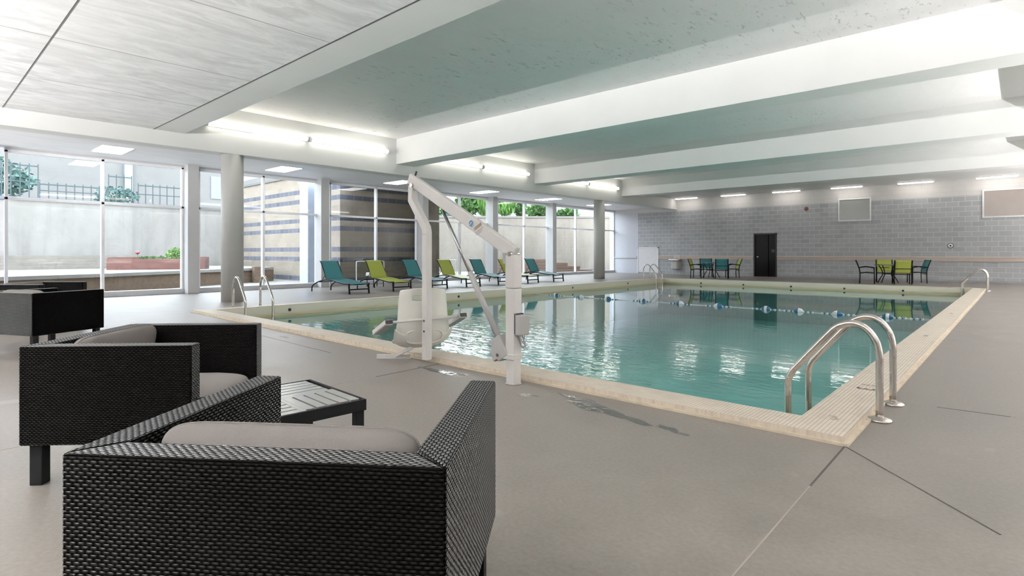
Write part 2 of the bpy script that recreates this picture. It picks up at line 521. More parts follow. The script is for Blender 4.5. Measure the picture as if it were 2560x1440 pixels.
# sawn joints in the deck: narrow dark inlays
def joint(x0, y0, x1, y1, wd=0.010):
    v = Vector((x1 - x0, y1 - y0, 0)); L = v.length; a = math.atan2(v.y, v.x)
    Mx = Matrix.Translation((x0, y0, 0)) @ Matrix.Rotation(a, 4, 'Z')
    return MB().box(0, L, -wd / 2, wd / 2, -0.004, 0.0015, Mx)
jm = plain('deck_joint_filler', (0.07, 0.06, 0.055), 0.8)
jl = plain('worn_joint_filler', (0.36, 0.31, 0.28), 0.7)
jt = MB()
for j in (joint(-0.79, 3.88, -0.06, 3.10, 0.009), joint(-0.79, 3.88, -0.785, 3.10, 0.010),
          joint(-4.56, 3.86, -4.53, 3.05, 0.010), joint(-0.47, 5.34, -0.05, 5.38, 0.008), joint(-9.2, 3.5, -6.0, 3.42, 0.006)):
    jt.add(j.v, j.f)
structure(jt.build('trim_1', jm))
jt = MB()
for j in (joint(-0.785, 3.10, -0.76, 0.4, 0.007), joint(-4.53, 3.05, -4.5, 0.2, 0.005), joint(-0.70, 5.32, -0.47, 5.34, 0.004), joint(-0.05, 5.38, 3.5, 5.5, 0.004)):
    jt.add(j.v, j.f)
structure(jt.build('trim_2', jl))

# ceiling: slab between the beams, low boards near the camera, soffit over the windows, far soffit
BEAMS = [(3.72, 4.33), (10.12, 10.78), (16.62, 17.3), (23.03, 23.7)]
GX2 = 1.05
ce = MB()
ce.box(-14.4, GX2 + 0.5, 3.75, 23.7, Z_SLAB, Z_SLAB + 0.12)
structure(ce.build('ceiling', M['ceil_slab']))
structure(bx('ceiling', M['ceil_low'], GX - 0.02, XR, YR, 3.72, Z_LOW, Z_LOW + 0.1))
structure(bx('ceiling', M['ceil_strip'], -18.35, GX - 0.4, YR, FARY + 0.1, Z_STRIP, Z_STRIP + 0.1))
structure(bx('ceiling', M['ceil_strip'], GX2 + 0.4, XR, 3.75, FARY + 0.1, Z_STRIP, Z_STRIP + 0.1))
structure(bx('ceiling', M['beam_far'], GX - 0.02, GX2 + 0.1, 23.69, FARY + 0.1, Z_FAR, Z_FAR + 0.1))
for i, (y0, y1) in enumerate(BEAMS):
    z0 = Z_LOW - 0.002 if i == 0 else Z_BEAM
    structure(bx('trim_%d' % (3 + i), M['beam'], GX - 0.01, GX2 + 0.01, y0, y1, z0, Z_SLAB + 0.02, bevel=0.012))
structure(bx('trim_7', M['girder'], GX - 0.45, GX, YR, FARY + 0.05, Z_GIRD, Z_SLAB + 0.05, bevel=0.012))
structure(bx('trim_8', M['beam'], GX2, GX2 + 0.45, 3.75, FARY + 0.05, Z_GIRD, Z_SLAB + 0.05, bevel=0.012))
# joints between the low ceiling boards
se = MB()
se.box(-13.93, XR, 1.272, 1.282, Z_LOW - 0.004, Z_LOW + 0.01)
se.box(GX, GX2, 3.712, 3.732, Z_LOW - 0.004, Z_LOW + 0.01)
structure(se.build('trim_9', M['seam']))
se = MB()
for x in (-6.54, -8.93, -11.2, -4.15, -1.75, 0.65, 3.05):
    se.box(x - 0.004, x + 0.004, YR, 3.72, Z_LOW - 0.003, Z_LOW + 0.01)
structure(se.build('trim_10', plain('grey_joint', (0.34, 0.34, 0.34), 0.8)))

# far wall: grey blockwork, white band above, pale bay at the window side, doorway cut out
DX0, DX1, DZ = -9.83, -8.79, 2.12
ZB = 3.48
fw = MB()
XB = -16.36
fw.box(XB, DX0, FARY, FARY + 0.2, 0, ZB); fw.box(DX1, XR, FARY, FARY + 0.2, 0, ZB); fw.box(DX0, DX1, FARY, FARY + 0.2, DZ, ZB)
structure(fw.build('wall_far', M['blocks']))
fw = MB()
fw.box(XB, XR, FARY, FARY + 0.2, ZB, Z_SLAB); fw.box(-18.3, XB, FARY + 0.04, FARY + 0.2, ZB, Z_SLAB)
structure(fw.build('wall_far', M['wblocks']))
structure(bx('wall_far', plain('pale_lilac_blockwork', (0.56, 0.57, 0.62), 0.55, var=0.02), -18.3, XB - 0.005, FARY + 0.04, FARY + 0.2, 0, ZB))
structure(bx('wall_right', M['rear'], XR, XR + 0.2, YR, FARY + 0.2, 0, Z_SLAB))
structure(bx('wall_rear', M['rear_dark'], -18.3, XR, YR - 0.2, YR, 0, Z_SLAB))
# chair rail in tan wood with a lighter lip
def rail(n, x0, x1):
    r = MB().box(x0, x1, FARY - 0.05, FARY - 0.001, 0.83, 0.99).build('trim_%d' % n, M['rail'], bevel=0.006)
    structure(r)
    MB().box(x0, x1, FARY - 0.07, FARY - 0.001, 0.99, 1.02).build('rail_lip', M['rail_light'], r)
rail(11, -15.05, DX0 - 0.04); rail(12, DX1 + 0.04, XR - 0.01)
structure(bx('trim_13', plain('grey_pipe_trim', (0.5, 0.5, 0.53), 0.5), -18.2, -16.4, FARY + 0.0, FARY + 0.05, 0.86, 0.93))
structure(bx('baseboard_far', plain('grey_base_tile', (0.30, 0.30, 0.32), 0.5), DX1 + 0.05, XR - 0.01, FARY - 0.012, FARY - 0.001, 0, 0.08))

# black door in the far wall with a recess behind
dr = empty('door_1', ((DX0 + DX1) / 2, FARY, 0)); structure(dr)
hw = (DX1 - DX0) / 2
fr = MB(); fr.box(-hw - 0.03, -hw + 0.03, -0.02, 0.2, 0, DZ + 0.03); fr.box(hw - 0.03, hw + 0.03, -0.02, 0.2, 0, DZ + 0.03); fr.box(-hw - 0.03, hw + 0.03, -0.02, 0.2, DZ - 0.03, DZ + 0.03)
fr.build('door_frame', plain('black_door_frame', (0.02, 0.02, 0.02), 0.4), dr)
blk = plain('black_gloss_door', (0.0035, 0.003, 0.003), 0.3, var=0.2, spec=0.15)
leaf = bx('door_leaf', blk, -hw + 0.03, 0.12, 0.04, 0.08, 0.01, DZ - 0.03, dr, bevel=0.004)
leaf2 = bx('door_leaf', blk, 0.13, hw - 0.03, 0.10, 0.14, 0.01, DZ - 0.03, dr, bevel=0.004)
MB().box(-0.40, -0.33, -0.02, 0.04, 0.93, 1.0).tube([(-0.37, -0.02, 0.97), (-0.28, -0.03, 0.97)], 0.012, 8).build('door_handle', M['steel'], leaf, smooth=True)
bx('door_notice', plain('dim_notice', (0.06, 0.05, 0.045), 0.5), 0.26, 0.42, 0.095, 0.10, 1.2, 1.35, leaf2)
bx('door_back', M['dark'], -hw, hw, 0.16, 0.19, 0, DZ, dr)

# pale panel low on the wall at the window side
pn = empty('wall_panel', (-15.72, FARY, 0), 0, 'low white painted access panel on far wall, left of drinking fountain', 'panel')
bx('board', plain('white_panel_board', (0.72, 0.70, 0.72), 0.5, var=0.03), -0.62, 0.62, -0.025, -0.002, 0.06, 1.46, pn)
f = MB(); f.box(-0.66, -0.61, -0.04, -0.002, 0.03, 1.5); f.box(0.61, 0.66, -0.04, -0.002, 0.03, 1.5); f.box(-0.66, 0.66, -0.04, -0.002, 1.45, 1.5)
f.build('frame', M['white'], pn)
sb = empty('switch_box', (-16.42, FARY, 0), 0, 'small grey switch box at end of wall pipe beside white panel', 'switch')
bx('box', M['alu_grey'], -0.05, 0.05, -0.03, 0.05, 0.87, 1.02, sb, bevel=0.005)
bx('rocker', M['dark'], -0.015, 0.015, -0.04, -0.03, 0.92, 0.97, sb)

# ------------------------------------------------------------------ windows
POSTS = [-2.75, 1.5, 5.75, 10.0, 14.27, 18.53, 22.8, 27.1]
edges = POSTS + [28.85]
ZH = 3.66
proto = None
for i in range(len(edges) - 1):
    y0, y1 = edges[i] + 0.19, edges[i + 1] - (0.19 if i < len(edges) - 2 else 0.0)
    yc = (y0 + y1) / 2
    wn = empty('window_%d' % (i + 1), (WINX, yc, 0)); structure(wn)
    h = (y1 - y0) / 2
    f = MB()
    f.box(-0.10, 0.03, -h, h, ZH - 0.06, ZH + 0.02)
    f.box(-0.10, 0.03, -h, -h + 0.06, 0.14, ZH); f.box(-0.10, 0.03, h - 0.06, h, 0.14, ZH)
    f.box(-0.10, 0.03, -h, h, 2.46, 2.53)
    if i < len(edges) - 2: f.box(-0.10, 0.03, -0.035, 0.035, 0.14, ZH)
    f.build('window_frame', M['alu'], wn, bevel=0.006)
    bx('window_sill', M['alu_grey'], -0.16, 0.07, -h, h, 0.0, 0.145, wn, bevel=0.01)
    MB().box(-0.045, -0.037, -h + 0.03, h - 0.03, 0.14, ZH - 0.03).build('glass_pane', M['glass'], wn)
    bx('window_head', M['alu_grey'], -0.14, 0.05, -h, h, ZH + 0.02, Z_STRIP + 0.01, wn)
    if i == 0: continue
for i, y in enumerate([-2.75, 1.42, 5.71, 9.84, 14.22, 18.24, 22.62, 27.1]):
    structure(bx('trim_%d' % (14 + i), M['post'], WINX - 0.12, WINX + 0.36, y - 0.15, y + 0.15, 0, Z_STRIP + 0.01, bevel=0.01))
structure(bx('wall_left', M['rear'], WINX - 0.2, WINX, YR, -2.94, 0, Z_STRIP))
# round columns under the girder
for y, lab in ((5.46, 'grey round concrete column near the left pool ladder'), (21.5, 'grey round concrete column near the far left pool corner')):
    c = empty('round_column', (-14.2, y, 0), 0, lab, 'column', 'round columns under the lit girder')
    MB().cyl((0, 0), 0.25, 0, Z_GIRD, 40).build('shaft', M['column'], c, smooth=False)
for o in list(COL.objects):
    if o.name.startswith('shaft'):
        for p in o.data.polygons: p.use_smooth = len(p.vertices) == 4

# ================================================================== POOL
pool = empty('swimming_pool', ((PX0 + PX1) / 2, (PY0 + PY1) / 2, 0), 0, 'rectangular indoor swimming pool of teal water with cream ribbed coping', 'pool')
ox, oy = (PX0 + PX1) / 2, (PY0 + PY1) / 2
def P(mb, name, mat, **k):
    o = mb.build(name, mat, pool, **k); o.location = (-ox, -oy, 0); return o
cp = MB()
ZC = 0.05
X0, X1, Y0, Y1 = PX0 - CW, PX1 + CW, PY0 - CW, PY1 + CW
cp.box(X0, X1, Y0, PY0 + 0.02, -0.12, ZC); cp.box(X0, X1, PY1 - 0.02, Y1, -0.12, ZC)
cp.box(X0, PX0 + 0.02, PY0 + 0.02, PY1 - 0.02, -0.12, ZC); cp.box(PX1 - 0.02, X1, PY0 + 0.02, PY1 - 0.02, -0.12, ZC)
P(cp, 'coping', M['coping'])
# thin outer lip along the bottom of the coping
lp = MB()
lp.box(X0 - 0.03, X1 + 0.03, Y0 - 0.03, Y0, -0.01, 0.016); lp.box(X0 - 0.03, X1 + 0.03, Y1, Y1 + 0.03, -0.01, 0.016)
lp.box(X0 - 0.03, X0, Y0, Y1, -0.01, 0.016); lp.box(X1, X1 + 0.03, Y0, Y1, -0.01, 0.016)
P(lp, 'coping_lip', plain('coping_mortar', (0.62, 0.54, 0.42), 0.7, var=0.15, scale=12))
gt = MB(); th = 0.2
gt.box(PX0 - th, PX0, PY0 - th, PY1 + th, -1.5, -0.12); gt.box(PX1, PX1 + th, PY0 - th, PY1 + th, -1.5, -0.12)
gt.box(PX0, PX1, PY0 - th, PY0, -1.5, -0.12); gt.box(PX0, PX1, PY1, PY1 + th, -1.5, -0.12)
gt.box(PX0, PX0 + 0.012, PY0, PY1, -0.13, -0.10); gt.box(PX1 - 0.012, PX1, PY0, PY1, -0.13, -0.10)
gt.box(PX0, PX1, PY1 - 0.012, PY1, -0.13, -0.10)
g2 = MB()
e = 0.006
g2.box(PX0 + 0.02, PX0 + 0.02 + e, PY0, PY1, -0.12, ZC - 0.012); g2.box(PX1 - 0.02 - e, PX1 - 0.02, PY0, PY1, -0.12, ZC - 0.012)
g2.box(PX0, PX1, PY0 + 0.02, PY0 + 0.02 + e, -0.12, ZC - 0.012); g2.box(PX0, PX1, PY1 - 0.02 - e, PY1 - 0.02, -0.12, ZC - 0.012)
P(gt, 'pool_wall', M['gutter']); P(g2, 'edge_tile', M['gutter'])
P(MB().box(PX0 - th, PX1 + th, PY0 - th, PY1 + th, -1.6, -1.5), 'pool_floor', M['plaster'])
wt = MB(); wt.add([(PX0 + 0.001, PY0 + 0.001, WATER), (PX1 - 0.001, PY0 + 0.001, WATER), (PX1 - 0.001, PY1 - 0.001, WATER), (PX0 + 0.001, PY1 - 0.001, WATER)], [(0, 1, 2, 3)])
P(wt, 'water', M['water'])
# inlet fittings
def inlet(x, y, z, ax):
    Mx = Matrix.Translation((x, y, z)) @ Matrix.Rotation(R(90), 4, ax)
    m = MB(); m.lathe([(0.032, 0), (0.036, 0.01), (0.022, 0.016), (0.012, 0.012)], 16, Mx)
    return P(m, 'inlet', M['dark'])
for y in (5.72, 9.0, 10.67, 16.13, 19.9): inlet(PX0 + 0.026, y, -0.06, 'Y')
for x in (-10.04, -8.27, -6.48, -4.69, -2.94): inlet(x, PY1 - 0.026, -0.11, 'X')
# faded tile marks on the coping: depth figures and a round mark
mk = plain('faded_black_tile_ink', (0.06, 0.05, 0.05), 0.6)
mk2 = plain('worn_grey_tile_ink', (0.40, 0.34, 0.28), 0.6)
def text(name, body, size, loc, rot, mat, parent):
    cu = bpy.data.curves.new(name, 'FONT'); cu.body = body; cu.size = size; cu.align_x = 'CENTER'; cu.align_y = 'CENTER'; cu.extrude = 0.0008
    tmp = bpy.data.objects.new(name, cu); COL.objects.link(tmp)
    dg = bpy.context.evaluated_depsgraph_get(); dg.update()
    me = bpy.data.meshes.new_from_object(tmp.evaluated_get(dg))
    bpy.data.objects.remove(tmp)
    me.materials.clear(); me.materials.append(mat)
    o = bpy.data.objects.new(name, me); COL.objects.link(o)
    o.parent = parent; o.location = loc; o.rotation_euler = rot
    return o
text('depth_mark', '3', 0.19, (-0.955 - ox, 5.40 - oy, ZC + 0.001), (0, 0, R(-90)), mk, pool)
text('depth_mark', 'FEET', 0.07, (-0.935 - ox, 5.56 - oy, ZC + 0.001), (0, 0, 0), mk2, pool)
text('depth_mark', '3', 0.14, (-0.94 - ox, 4.30 - oy, ZC + 0.001), (0, 0, R(20)), mk2, pool)
for y in (9.4, 13.2): text('depth_mark', 'FEET', 0.07, (-0.95 - ox, y - oy, ZC + 0.001), (0, 0, R(-90)), mk2, pool)

# float line across the pool
rope = empty('float_line', (0, 14.0, WATER), 0, 'blue and white lane float rope stretched across the pool water', 'float rope')
rp = [(PX0 + 0.03 + (PX1 - PX0 - 0.06) * k / 60, 0.04 * math.sin(k * 0.35), 0.012 - 0.008 * abs(math.sin(k * 0.7)) if 0 < k < 60 else 0.04) for k in range(61)]
MB().tube(rp, 0.008, 6).build('rope', M['white'], rope, smooth=True)
bd = MB(); bd2 = MB()
random.seed(4)
FX = [-10.91, -9.9, -8.93, -7.84, -6.69, -5.66, -4.52, -3.79, -2.98, -2.06]
def ropey(x):
    k = (x - PX0 - 0.03) / (PX1 - PX0 - 0.06) * 60
    return 0.04 * math.sin(k * 0.35)
for fx in FX + [-1.35]:
    for k in range(-6, 7):
        if abs(k) < 2: continue
        x = fx + k * 0.052
        if x < PX0 + 0.1 or x > PX1 - 0.1: continue
        Mx = Matrix.Translation((x, ropey(x), 0.010)) @ Matrix.Rotation(R(90), 4, 'Y')
        (bd if k % 2 else bd2).lathe([(0.008, -0.014), (0.019, -0.006), (0.019, 0.006), (0.008, 0.014)], 8, Mx)
bd.build('bead', M['blue'], rope, smooth=True)['kind'] = 'stuff'
bd2.build('bead', M['white'], rope, smooth=True)['kind'] = 'stuff'
for i, fx in enumerate(FX):
    Mx = Matrix.Rotation(R(90), 4, 'Y')
    prof = [(0.012, -0.105), (0.038, -0.085), (0.058, -0.055), (0.066, -0.015), (0.066, 0.015), (0.058, 0.055), (0.038, 0.085), (0.012, 0.105)]
    fo = MB().lathe(prof, 18, Mx).build('float', M['blue'] , rope, smooth=True)
    fo.location = (fx, ropey(fx), 0.018)
    flip = i % 3
    if flip == 0: wp = [(0.067, -0.03), (0.069, -0.012), (0.069, 0.012), (0.067, 0.03)]
    elif flip == 1: wp = [(0.069, 0.0), (0.0675, 0.017), (0.0605, 0.055), (0.040, 0.087), (0.013, 0.107)]
    else: wp = [(0.013, -0.107), (0.040, -0.087), (0.0605, -0.055), (0.0675, -0.017), (0.069, 0.0)]
    MB().lathe(wp, 18, Mx).build('float_band', M['white'], fo, smooth=True)

# ------------------------------------------------------------------ pool ladders
def ladder(y, side, label, yaw_y=0.56):
    """side +1: on the right edge; -1: on the left edge. rails in x-z plane"""
    xe = PX1 if side > 0 else PX0
    t = empty('pool_ladder', (xe + side * 0.37, y + yaw_y / 2, 0), 0, label, 'ladder', 'stainless ladders round the pool')
    for k, dy in enumerate((-yaw_y / 2, yaw_y / 2)):
        pts = [(0, 0.0), (0, 0.36), (0, 0.45), (-0.025, 0.56), (-0.09, 0.645), (-0.175, 0.67), (-0.26, 0.64), (-0.32, 0.58), (-0.53, 0.32), (-0.575, 0.255), (-0.60, 0.18), (-0.60, 0.08), (-0.60, -0.5), (-0.60, -1.15)]
        path = catmull([(p[0] * side, dy, p[1]) for p in pts], 5)
        MB().tube(path, 0.0245, 16).build('handrail', M['steel'], t, smooth=True)
        MB().lathe([(0.075, 0.0005), (0.078, 0.006), (0.070, 0.016), (0.04, 0.026), (0.026, 0.03)], 24, Matrix.Translation((0, dy, 0))).build('base_flange', M['steel'], t, smooth=True)
    for z in (-0.35, -0.65, -0.95):
        bx('tread', M['white'], (-0.66) * side, (-0.56) * side, -yaw_y / 2, yaw_y / 2, z, z + 0.025, t, bevel=0.004)
    return t
ladder(4.64, 1, 'large stainless pool ladder rails at the near right pool corner')
ladder(22.15, 1, 'stainless pool ladder at the far right corner of the pool')
ladder(4.70, -1, 'stainless pool ladder at near left pool corner, in front of round column')
ladder(21.9, -1, 'stainless pool ladder at the far left pool corner by the white wall panel')

# ================================================================== LIGHTS (fixtures)
def tube_pair(y0, y1, x, sgn, lab):
    """two 2.4 m wraps end to end on the girder face"""
    ym = (y0 + y1) / 2
    for k, (a, b) in enumerate(((y0, ym - 0.02), (ym + 0.02, y1))):
        t = empty('tube_light', (x, (a + b) / 2, 4.18), 0, lab[k], 'light', 'fluorescent tubes along the girder')
        h = (b - a) / 2
        bx('backplate', M['white'], -0.075 * sgn, -0.03 * sgn, -h + 0.03, h - 0.03, -0.05, 0.05, t)
        MB().tube([(0, -h + 0.04, 0), (0, h - 0.04, 0)], 0.06, 16).build('tube', M['tube'] if sgn > 0 else M['added_tube_right'], t, smooth=True)
        for s_ in (-1, 1):
            MB().tube([(0, s_ * (h - 0.04), 0), (0, s_ * h, 0)], 0.066, 16).build('end_cap', M['alu'], t, smooth=True)
bays = [(4.75, 9.78, 'bay nearest the camera'), (11.2, 16.2, 'middle ceiling bay'), (17.7, 22.62, 'farthest ceiling bay')]
for y0, y1, nm in bays:
    tube_pair(y0, y1, GX + 0.08, 1, ['glowing tube light on left girder, %s, nearer of the two' % nm, 'glowing tube light on left girder, %s, farther of the two' % nm])
    tube_pair(y0, y1, GX2 - 0.08, -1, ['added unseen tube light on the right girder, %s, nearer of two' % nm, 'added unseen tube light on the right girder, %s, farther of two' % nm])  # unseen mirror of the left tubes, added to brighten the ceiling
# square panels in the soffit over the windows
ords = ['nearest of the row, left of square post', 'second of the row', 'third of the row', 'fourth of the row', 'fifth of the row', 'farthest of the row']
for k, y in enumerate([3.53, 7.83, 12.12, 16.4, 20.67, 24.95]):
    t = empty('ceiling_panel_light', (-16.5, y, Z_STRIP), 0, 'bright square ceiling light panel over windows, ' + ords[k], 'light', 'square lights over the windows')
    bx('frame', M['white'], -0.60, 0.60, -0.33, 0.33, -0.012, -0.001, t)
    bx('diffuser', M['panel'], -0.57, 0.57, -0.30, 0.30, -0.018, -0.011, t)
# open-topped uplight troughs on the right and rear walls (out of the picture), added to brighten the ceiling
def uplight(x, y, z, rz, power, lab):
    """added fill trough on an unseen wall; local +y points into the room"""
    t = empty('fill_uplight', (x, y, z), rz, lab, 'light', 'added unseen uplights brightening the ceiling')
    f_ = MB(); f_.box(-0.8, 0.8, 0.0, 0.16, -0.10, -0.085); f_.box(-0.8, 0.8, 0.145, 0.16, -0.085, 0.055 if z < 1 else 0.02); f_.box(-0.8, 0.8, 0.0, 0.012, -0.085, 0.06)
    f_.box(-0.8, -0.785, 0.012, 0.145, -0.085, 0.02); f_.box(0.785, 0.8, 0.012, 0.145, -0.085, 0.02)
    f_.build('trough', M['white'], t)
    l_ = bpy.data.lights.new('fill_lamp', 'AREA'); l_.shape = 'RECTANGLE'; l_.size = 1.5; l_.size_y = 0.1
    l_.energy = power; l_.color = (1.0, 0.985, 0.965)
    o = bpy.data.objects.new('fill_lamp', l_); COL.objects.link(o); o.parent = t
    o.location = (0, 0.09, 0.0); o.rotation_euler = (R(180 - (38 if z < 1 else 30)), 0, 0)
for k, y in enumerate((5.5, 9.0, 12.5, 16.0, 19.5, 23.0, 26.5)): uplight(XR - 0.005, y, 0.5, R(90), FILL_RIGHT * (0.45 if k == 0 else 0.7 if k == 1 else 1.1), 'added unseen uplight trough low on the right wall')
for k, x in enumerate((-15.5, -12.0, -8.5, -5.0, -1.5, 2.0)): uplight(x, YR + 0.005, 2.35, 0, FILL_REAR, 'added unseen uplight trough high on the rear wall')
# linear lights along the far wall
lx = [-13.2, -10.7, -8.2, -5.7, -3.2, -0.66, 1.9]
lo = ['first from the left', 'second from the left', 'third from the left', 'fourth, left of small framed panel', 'fifth, right of small framed panel', 'sixth, over large framed panel', 'last, outside the picture']
for k, x in enumerate(lx):
    t = empty('linear_light', (x, 28.3, Z_FAR), 0, 'slim linear ceiling light by far block wall, ' + lo[k], 'light', 'linear lights along the far wall')
    bx('housing', M['white'], -0.62, 0.62, -0.11, 0.11, -0.03, -0.001, t)
    bx('lens', M['linear'], -0.60, 0.60, -0.09, 0.09, -0.062, -0.028, t, bevel=0.02)

# ================================================================== WALL FITTINGS
def framed_panel(x0, x1, z0, z1, label, col):
    t = empty('framed_panel', ((x0 + x1) / 2, FARY, (z0 + z1) / 2), 0, label, 'panel')
    h, v = (x1 - x0) / 2, (z1 - z0) / 2
    f = MB(); w_ = 0.05
    f.box(-h, h, -0.05, -0.001, v - w_, v); f.box(-h, h, -0.05, -0.001, -v, -v + w_)
    f.box(-h, -h + w_, -0.05, -0.001, -v + w_, v - w_); f.box(h - w_, h, -0.05, -0.001, -v + w_, v - w_)
    f.build('frame', M['white'], t)
    bx('pane', plain('panel_pane_' + label[:5], col, 0.18, var=0.05, scale=2, spec=0.8), -h + w_, h - w_, -0.02, -0.003, -v + w_, v - w_, t)
framed_panel(-6.12, -4.84, 2.6, 3.62, 'small white-framed grey glossy panel high on far block wall', (0.30, 0.30, 0.29))
framed_panel(-1.10, 0.95, 2.56, 3.66, 'large white-framed tan glossy panel high on right of far wall', (0.34, 0.29, 0.27))
t = empty('alarm_bell', (-7.45, FARY, 3.26), 0, 'small dark red alarm dome high on the grey block wall', 'alarm')
MB().lathe([(0.09, 0.0), (0.09, 0.02), (0.075, 0.05), (0.03, 0.08)], 16, Matrix.Rotation(R(90), 4, 'X')).build('dome', M['red'], t, smooth=True)
bx('backplate', M['alu_grey'], -0.06, 0.06, -0.01, -0.001, -0.06, 0.06, t)
t = empty('wall_dial', (-2.09, FARY, 1.47), 0, 'small white round dial with black centre on far block wall', 'dial')
MB().lathe([(0.10, 0.001), (0.10, 0.03), (0.085, 0.04)], 20, Matrix.Rotation(R(90), 4, 'X')).build('rim', M['dark'], t, smooth=False)
MB().lathe([(0.08, 0.035), (0.08, 0.045)], 20, Matrix.Rotation(R(90), 4, 'X')).build('face', M['white'], t)
MB().lathe([(0.035, 0.04), (0.03, 0.055)], 16, Matrix.Rotation(R(90), 4, 'X')).build('knob', M['dark'], t)
# drinking fountain
t = empty('drinking_fountain', (-13.95, FARY, 0), 0, 'grey wall-mounted drinking fountain on the far wall beside the yellow chair', 'drinking fountain')
MB().prism([(-0.24, 0), (-0.20, -0.30), (-0.14, -0.36), (0.14, -0.36), (0.20, -0.30), (0.24, 0)], 0.30, 0.72).build('cabinet', plain('fountain_grey', (0.47, 0.46, 0.44), 0.4), t, bevel=0.015)
MB().prism([(-0.36, 0), (-0.34, -0.36), (-0.2, -0.43), (0.2, -0.43), (0.29, -0.36), (0.29, 0)], 0.74, 0.83).build('basin', M['steel'], t, bevel=0.02)
bx('backplate', M['rail_light'], -0.16, 0.2, -0.06, -0.001, 0.83, 1.05, t, bevel=0.01)
MB().tube([(0.05, -0.12, 0.82), (0.05, -0.14, 0.90), (0.02, -0.2, 0.91)], 0.012, 8).build('spout', M['steel'], t, smooth=True)

# ================================================================== LOUNGERS
def make_lounger(mat, matseat):
    t = empty('sun_lounger')
    W2 = 0.325
    rail_pts = [(-2.06, 0.0), (-2.05, 0.12), (-1.98, 0.19), (-1.80, 0.27), (-1.50, 0.345), (-1.25, 0.375), (-0.95, 0.365), (-0.6, 0.32), (-0.3, 0.285), (-0.05, 0.29), (0.0, 0.285)]
    for s_ in (-1, 1):
        MB().tube(catmull([(x, s_ * W2, z) for x, z in rail_pts], 4), 0.019, 8).build('side_rail', M['black'], t, smooth=True)
        MB().tube([(-0.05, s_ * W2, 0.29), (-0.015, s_ * W2, 0.0)], 0.026, 4, sq=True).build('leg', M['black'], t)
        MB().tube([(-1.28, s_ * (W2 - 0.035), 0.37), (-1.42, s_ * (W2 - 0.035), 0.62), (-1.60, s_ * (W2 - 0.035), 0.90), (-1.66, s_ * (W2 - 0.035), 0.93)], 0.013, 8).build('back_rail', M['black'], t, smooth=True)
    MB().tube([(-0.02, -W2, 0.13), (-0.02, W2, 0.13)], 0.024, 4, sq=True).build('foot_bar', M['black'], t)
    for a_, b_ in ((-0.95, 0.34), (-0.05, 0.27), (-1.62, 0.30)):
        MB().tube([(a_, -W2, b_), (a_, W2, b_)], 0.013, 6).build('cross_bar', M['black'], t)
    MB().tube([(-1.66, -W2 + 0.04, 0.925), (-1.66, W2 - 0.04, 0.925)], 0.012, 6).build('head_bar', M['black'], t)
    for a_ in (-0.2, 0.2):
        MB().tube([(-1.42, a_, 0.60), (-1.72, a_, 0.29)], 0.009, 6).build('back_strut', M['black'], t)
    seat = catmull([(x, 0, z + 0.012) for x, z in [(-1.27, 0.385), (-0.95, 0.372), (-0.6, 0.325), (-0.3, 0.288), (-0.10, 0.28), (-0.02, 0.262)]], 3)
    n = len(seat) - 1
    def sfn(u, v):
        k = min(n, int(round(v * n))); p = seat[k]
        return (p.x, (u - 0.5) * 2 * (W2 - 0.01), p.z - 0.022 * math.sin(math.pi * u))
    m_ = MB().grid(sfn, 8, n); o = m_.build('seat_sling', matseat, t, smooth=True)
    so = o.modifiers.new('thick', 'SOLIDIFY'); so.thickness = 0.006
    bk = catmull([(-1.27, 0, 0.385), (-1.41, 0, 0.62), (-1.60, 0, 0.90), (-1.66, 0, 0.937)], 4)
    nb = len(bk) - 1
    def bfn(u, v):
        p = bk[min(nb, int(round(v * nb)))]
        return (p.x + 0.006 * math.sin(math.pi * u), (u - 0.5) * 2 * (W2 - 0.03), p.z)
    o = MB().grid(bfn, 8, nb).build('back_sling', mat, t, smooth=True)
    so = o.modifiers.new('thick', 'SOLIDIFY'); so.thickness = 0.006
    return t
lt = make_lounger(M['teal'], M['teal']); ll = make_lounger(M['lime'], M['lime'])
LY = [8.90, 10.41, 11.91, 13.43, 15.02, 16.65, 18.27]
llab = ['teal sling sun lounger nearest the camera in the window row', 'lime green sling sun lounger right of the nearest teal one',
        'teal sling sun lounger partly hidden behind the pool lift hanging tube', 'lime green sling sun lounger between the two teal ones behind the pool lift',
        'teal sling sun lounger crossed by the pool lift actuator rod', 'lime green sling sun lounger hidden partly by the pool lift main post',
        'teal sling sun lounger farthest along the row, beside last windows']
usedt = usedl = False
for k, y in enumerate(LY):
    if k % 2 == 0:
        o = lt if not usedt else copy_tree(lt); usedt = True
    else:
        o = ll if not usedl else copy_tree(ll); usedl = True
    tag(o, llab[k], 'sun lounger', 'sun loungers along the windows')
    o.location = (-14.03, y, 0); o.rotation_euler = (0, 0, R((1.5, -1, 1, 0, -1, 1.5, 0)[k]))
# low side tables between loungers
def side_table(x, y, lab):
    t = empty('low_side_table', (x, y, 0), 0, lab, 'side table', 'low tables between loungers')
    bx('table_top', plain('grey_table_top', (0.45, 0.45, 0.45), 0.35), -0.24, 0.24, -0.24, 0.24, 0.37, 0.395, t, bevel=0.006)
    for a in (-1, 1):
        for b in (-1, 1):
            MB().tube([(a * 0.2, b * 0.2, 0), (a * 0.2, b * 0.2, 0.37)], 0.014, 8).build('leg', M['black'], t, smooth=True)
    return t
side_table(-16.6, 11.15, 'low grey side table behind the lime lounger, by dark striped wall')
t = empty('folded_towel', (-16.72, 11.02, 0.396), 0, 'small white folded towel on the low table between loungers', 'towel')
MB().box(-0.13, 0.13, -0.10, 0.10, 0, 0.06).box(-0.125, 0.12, -0.095, 0.095, 0.06, 0.10).build('cloth', M['white'], t, bevel=0.02, seg=3)

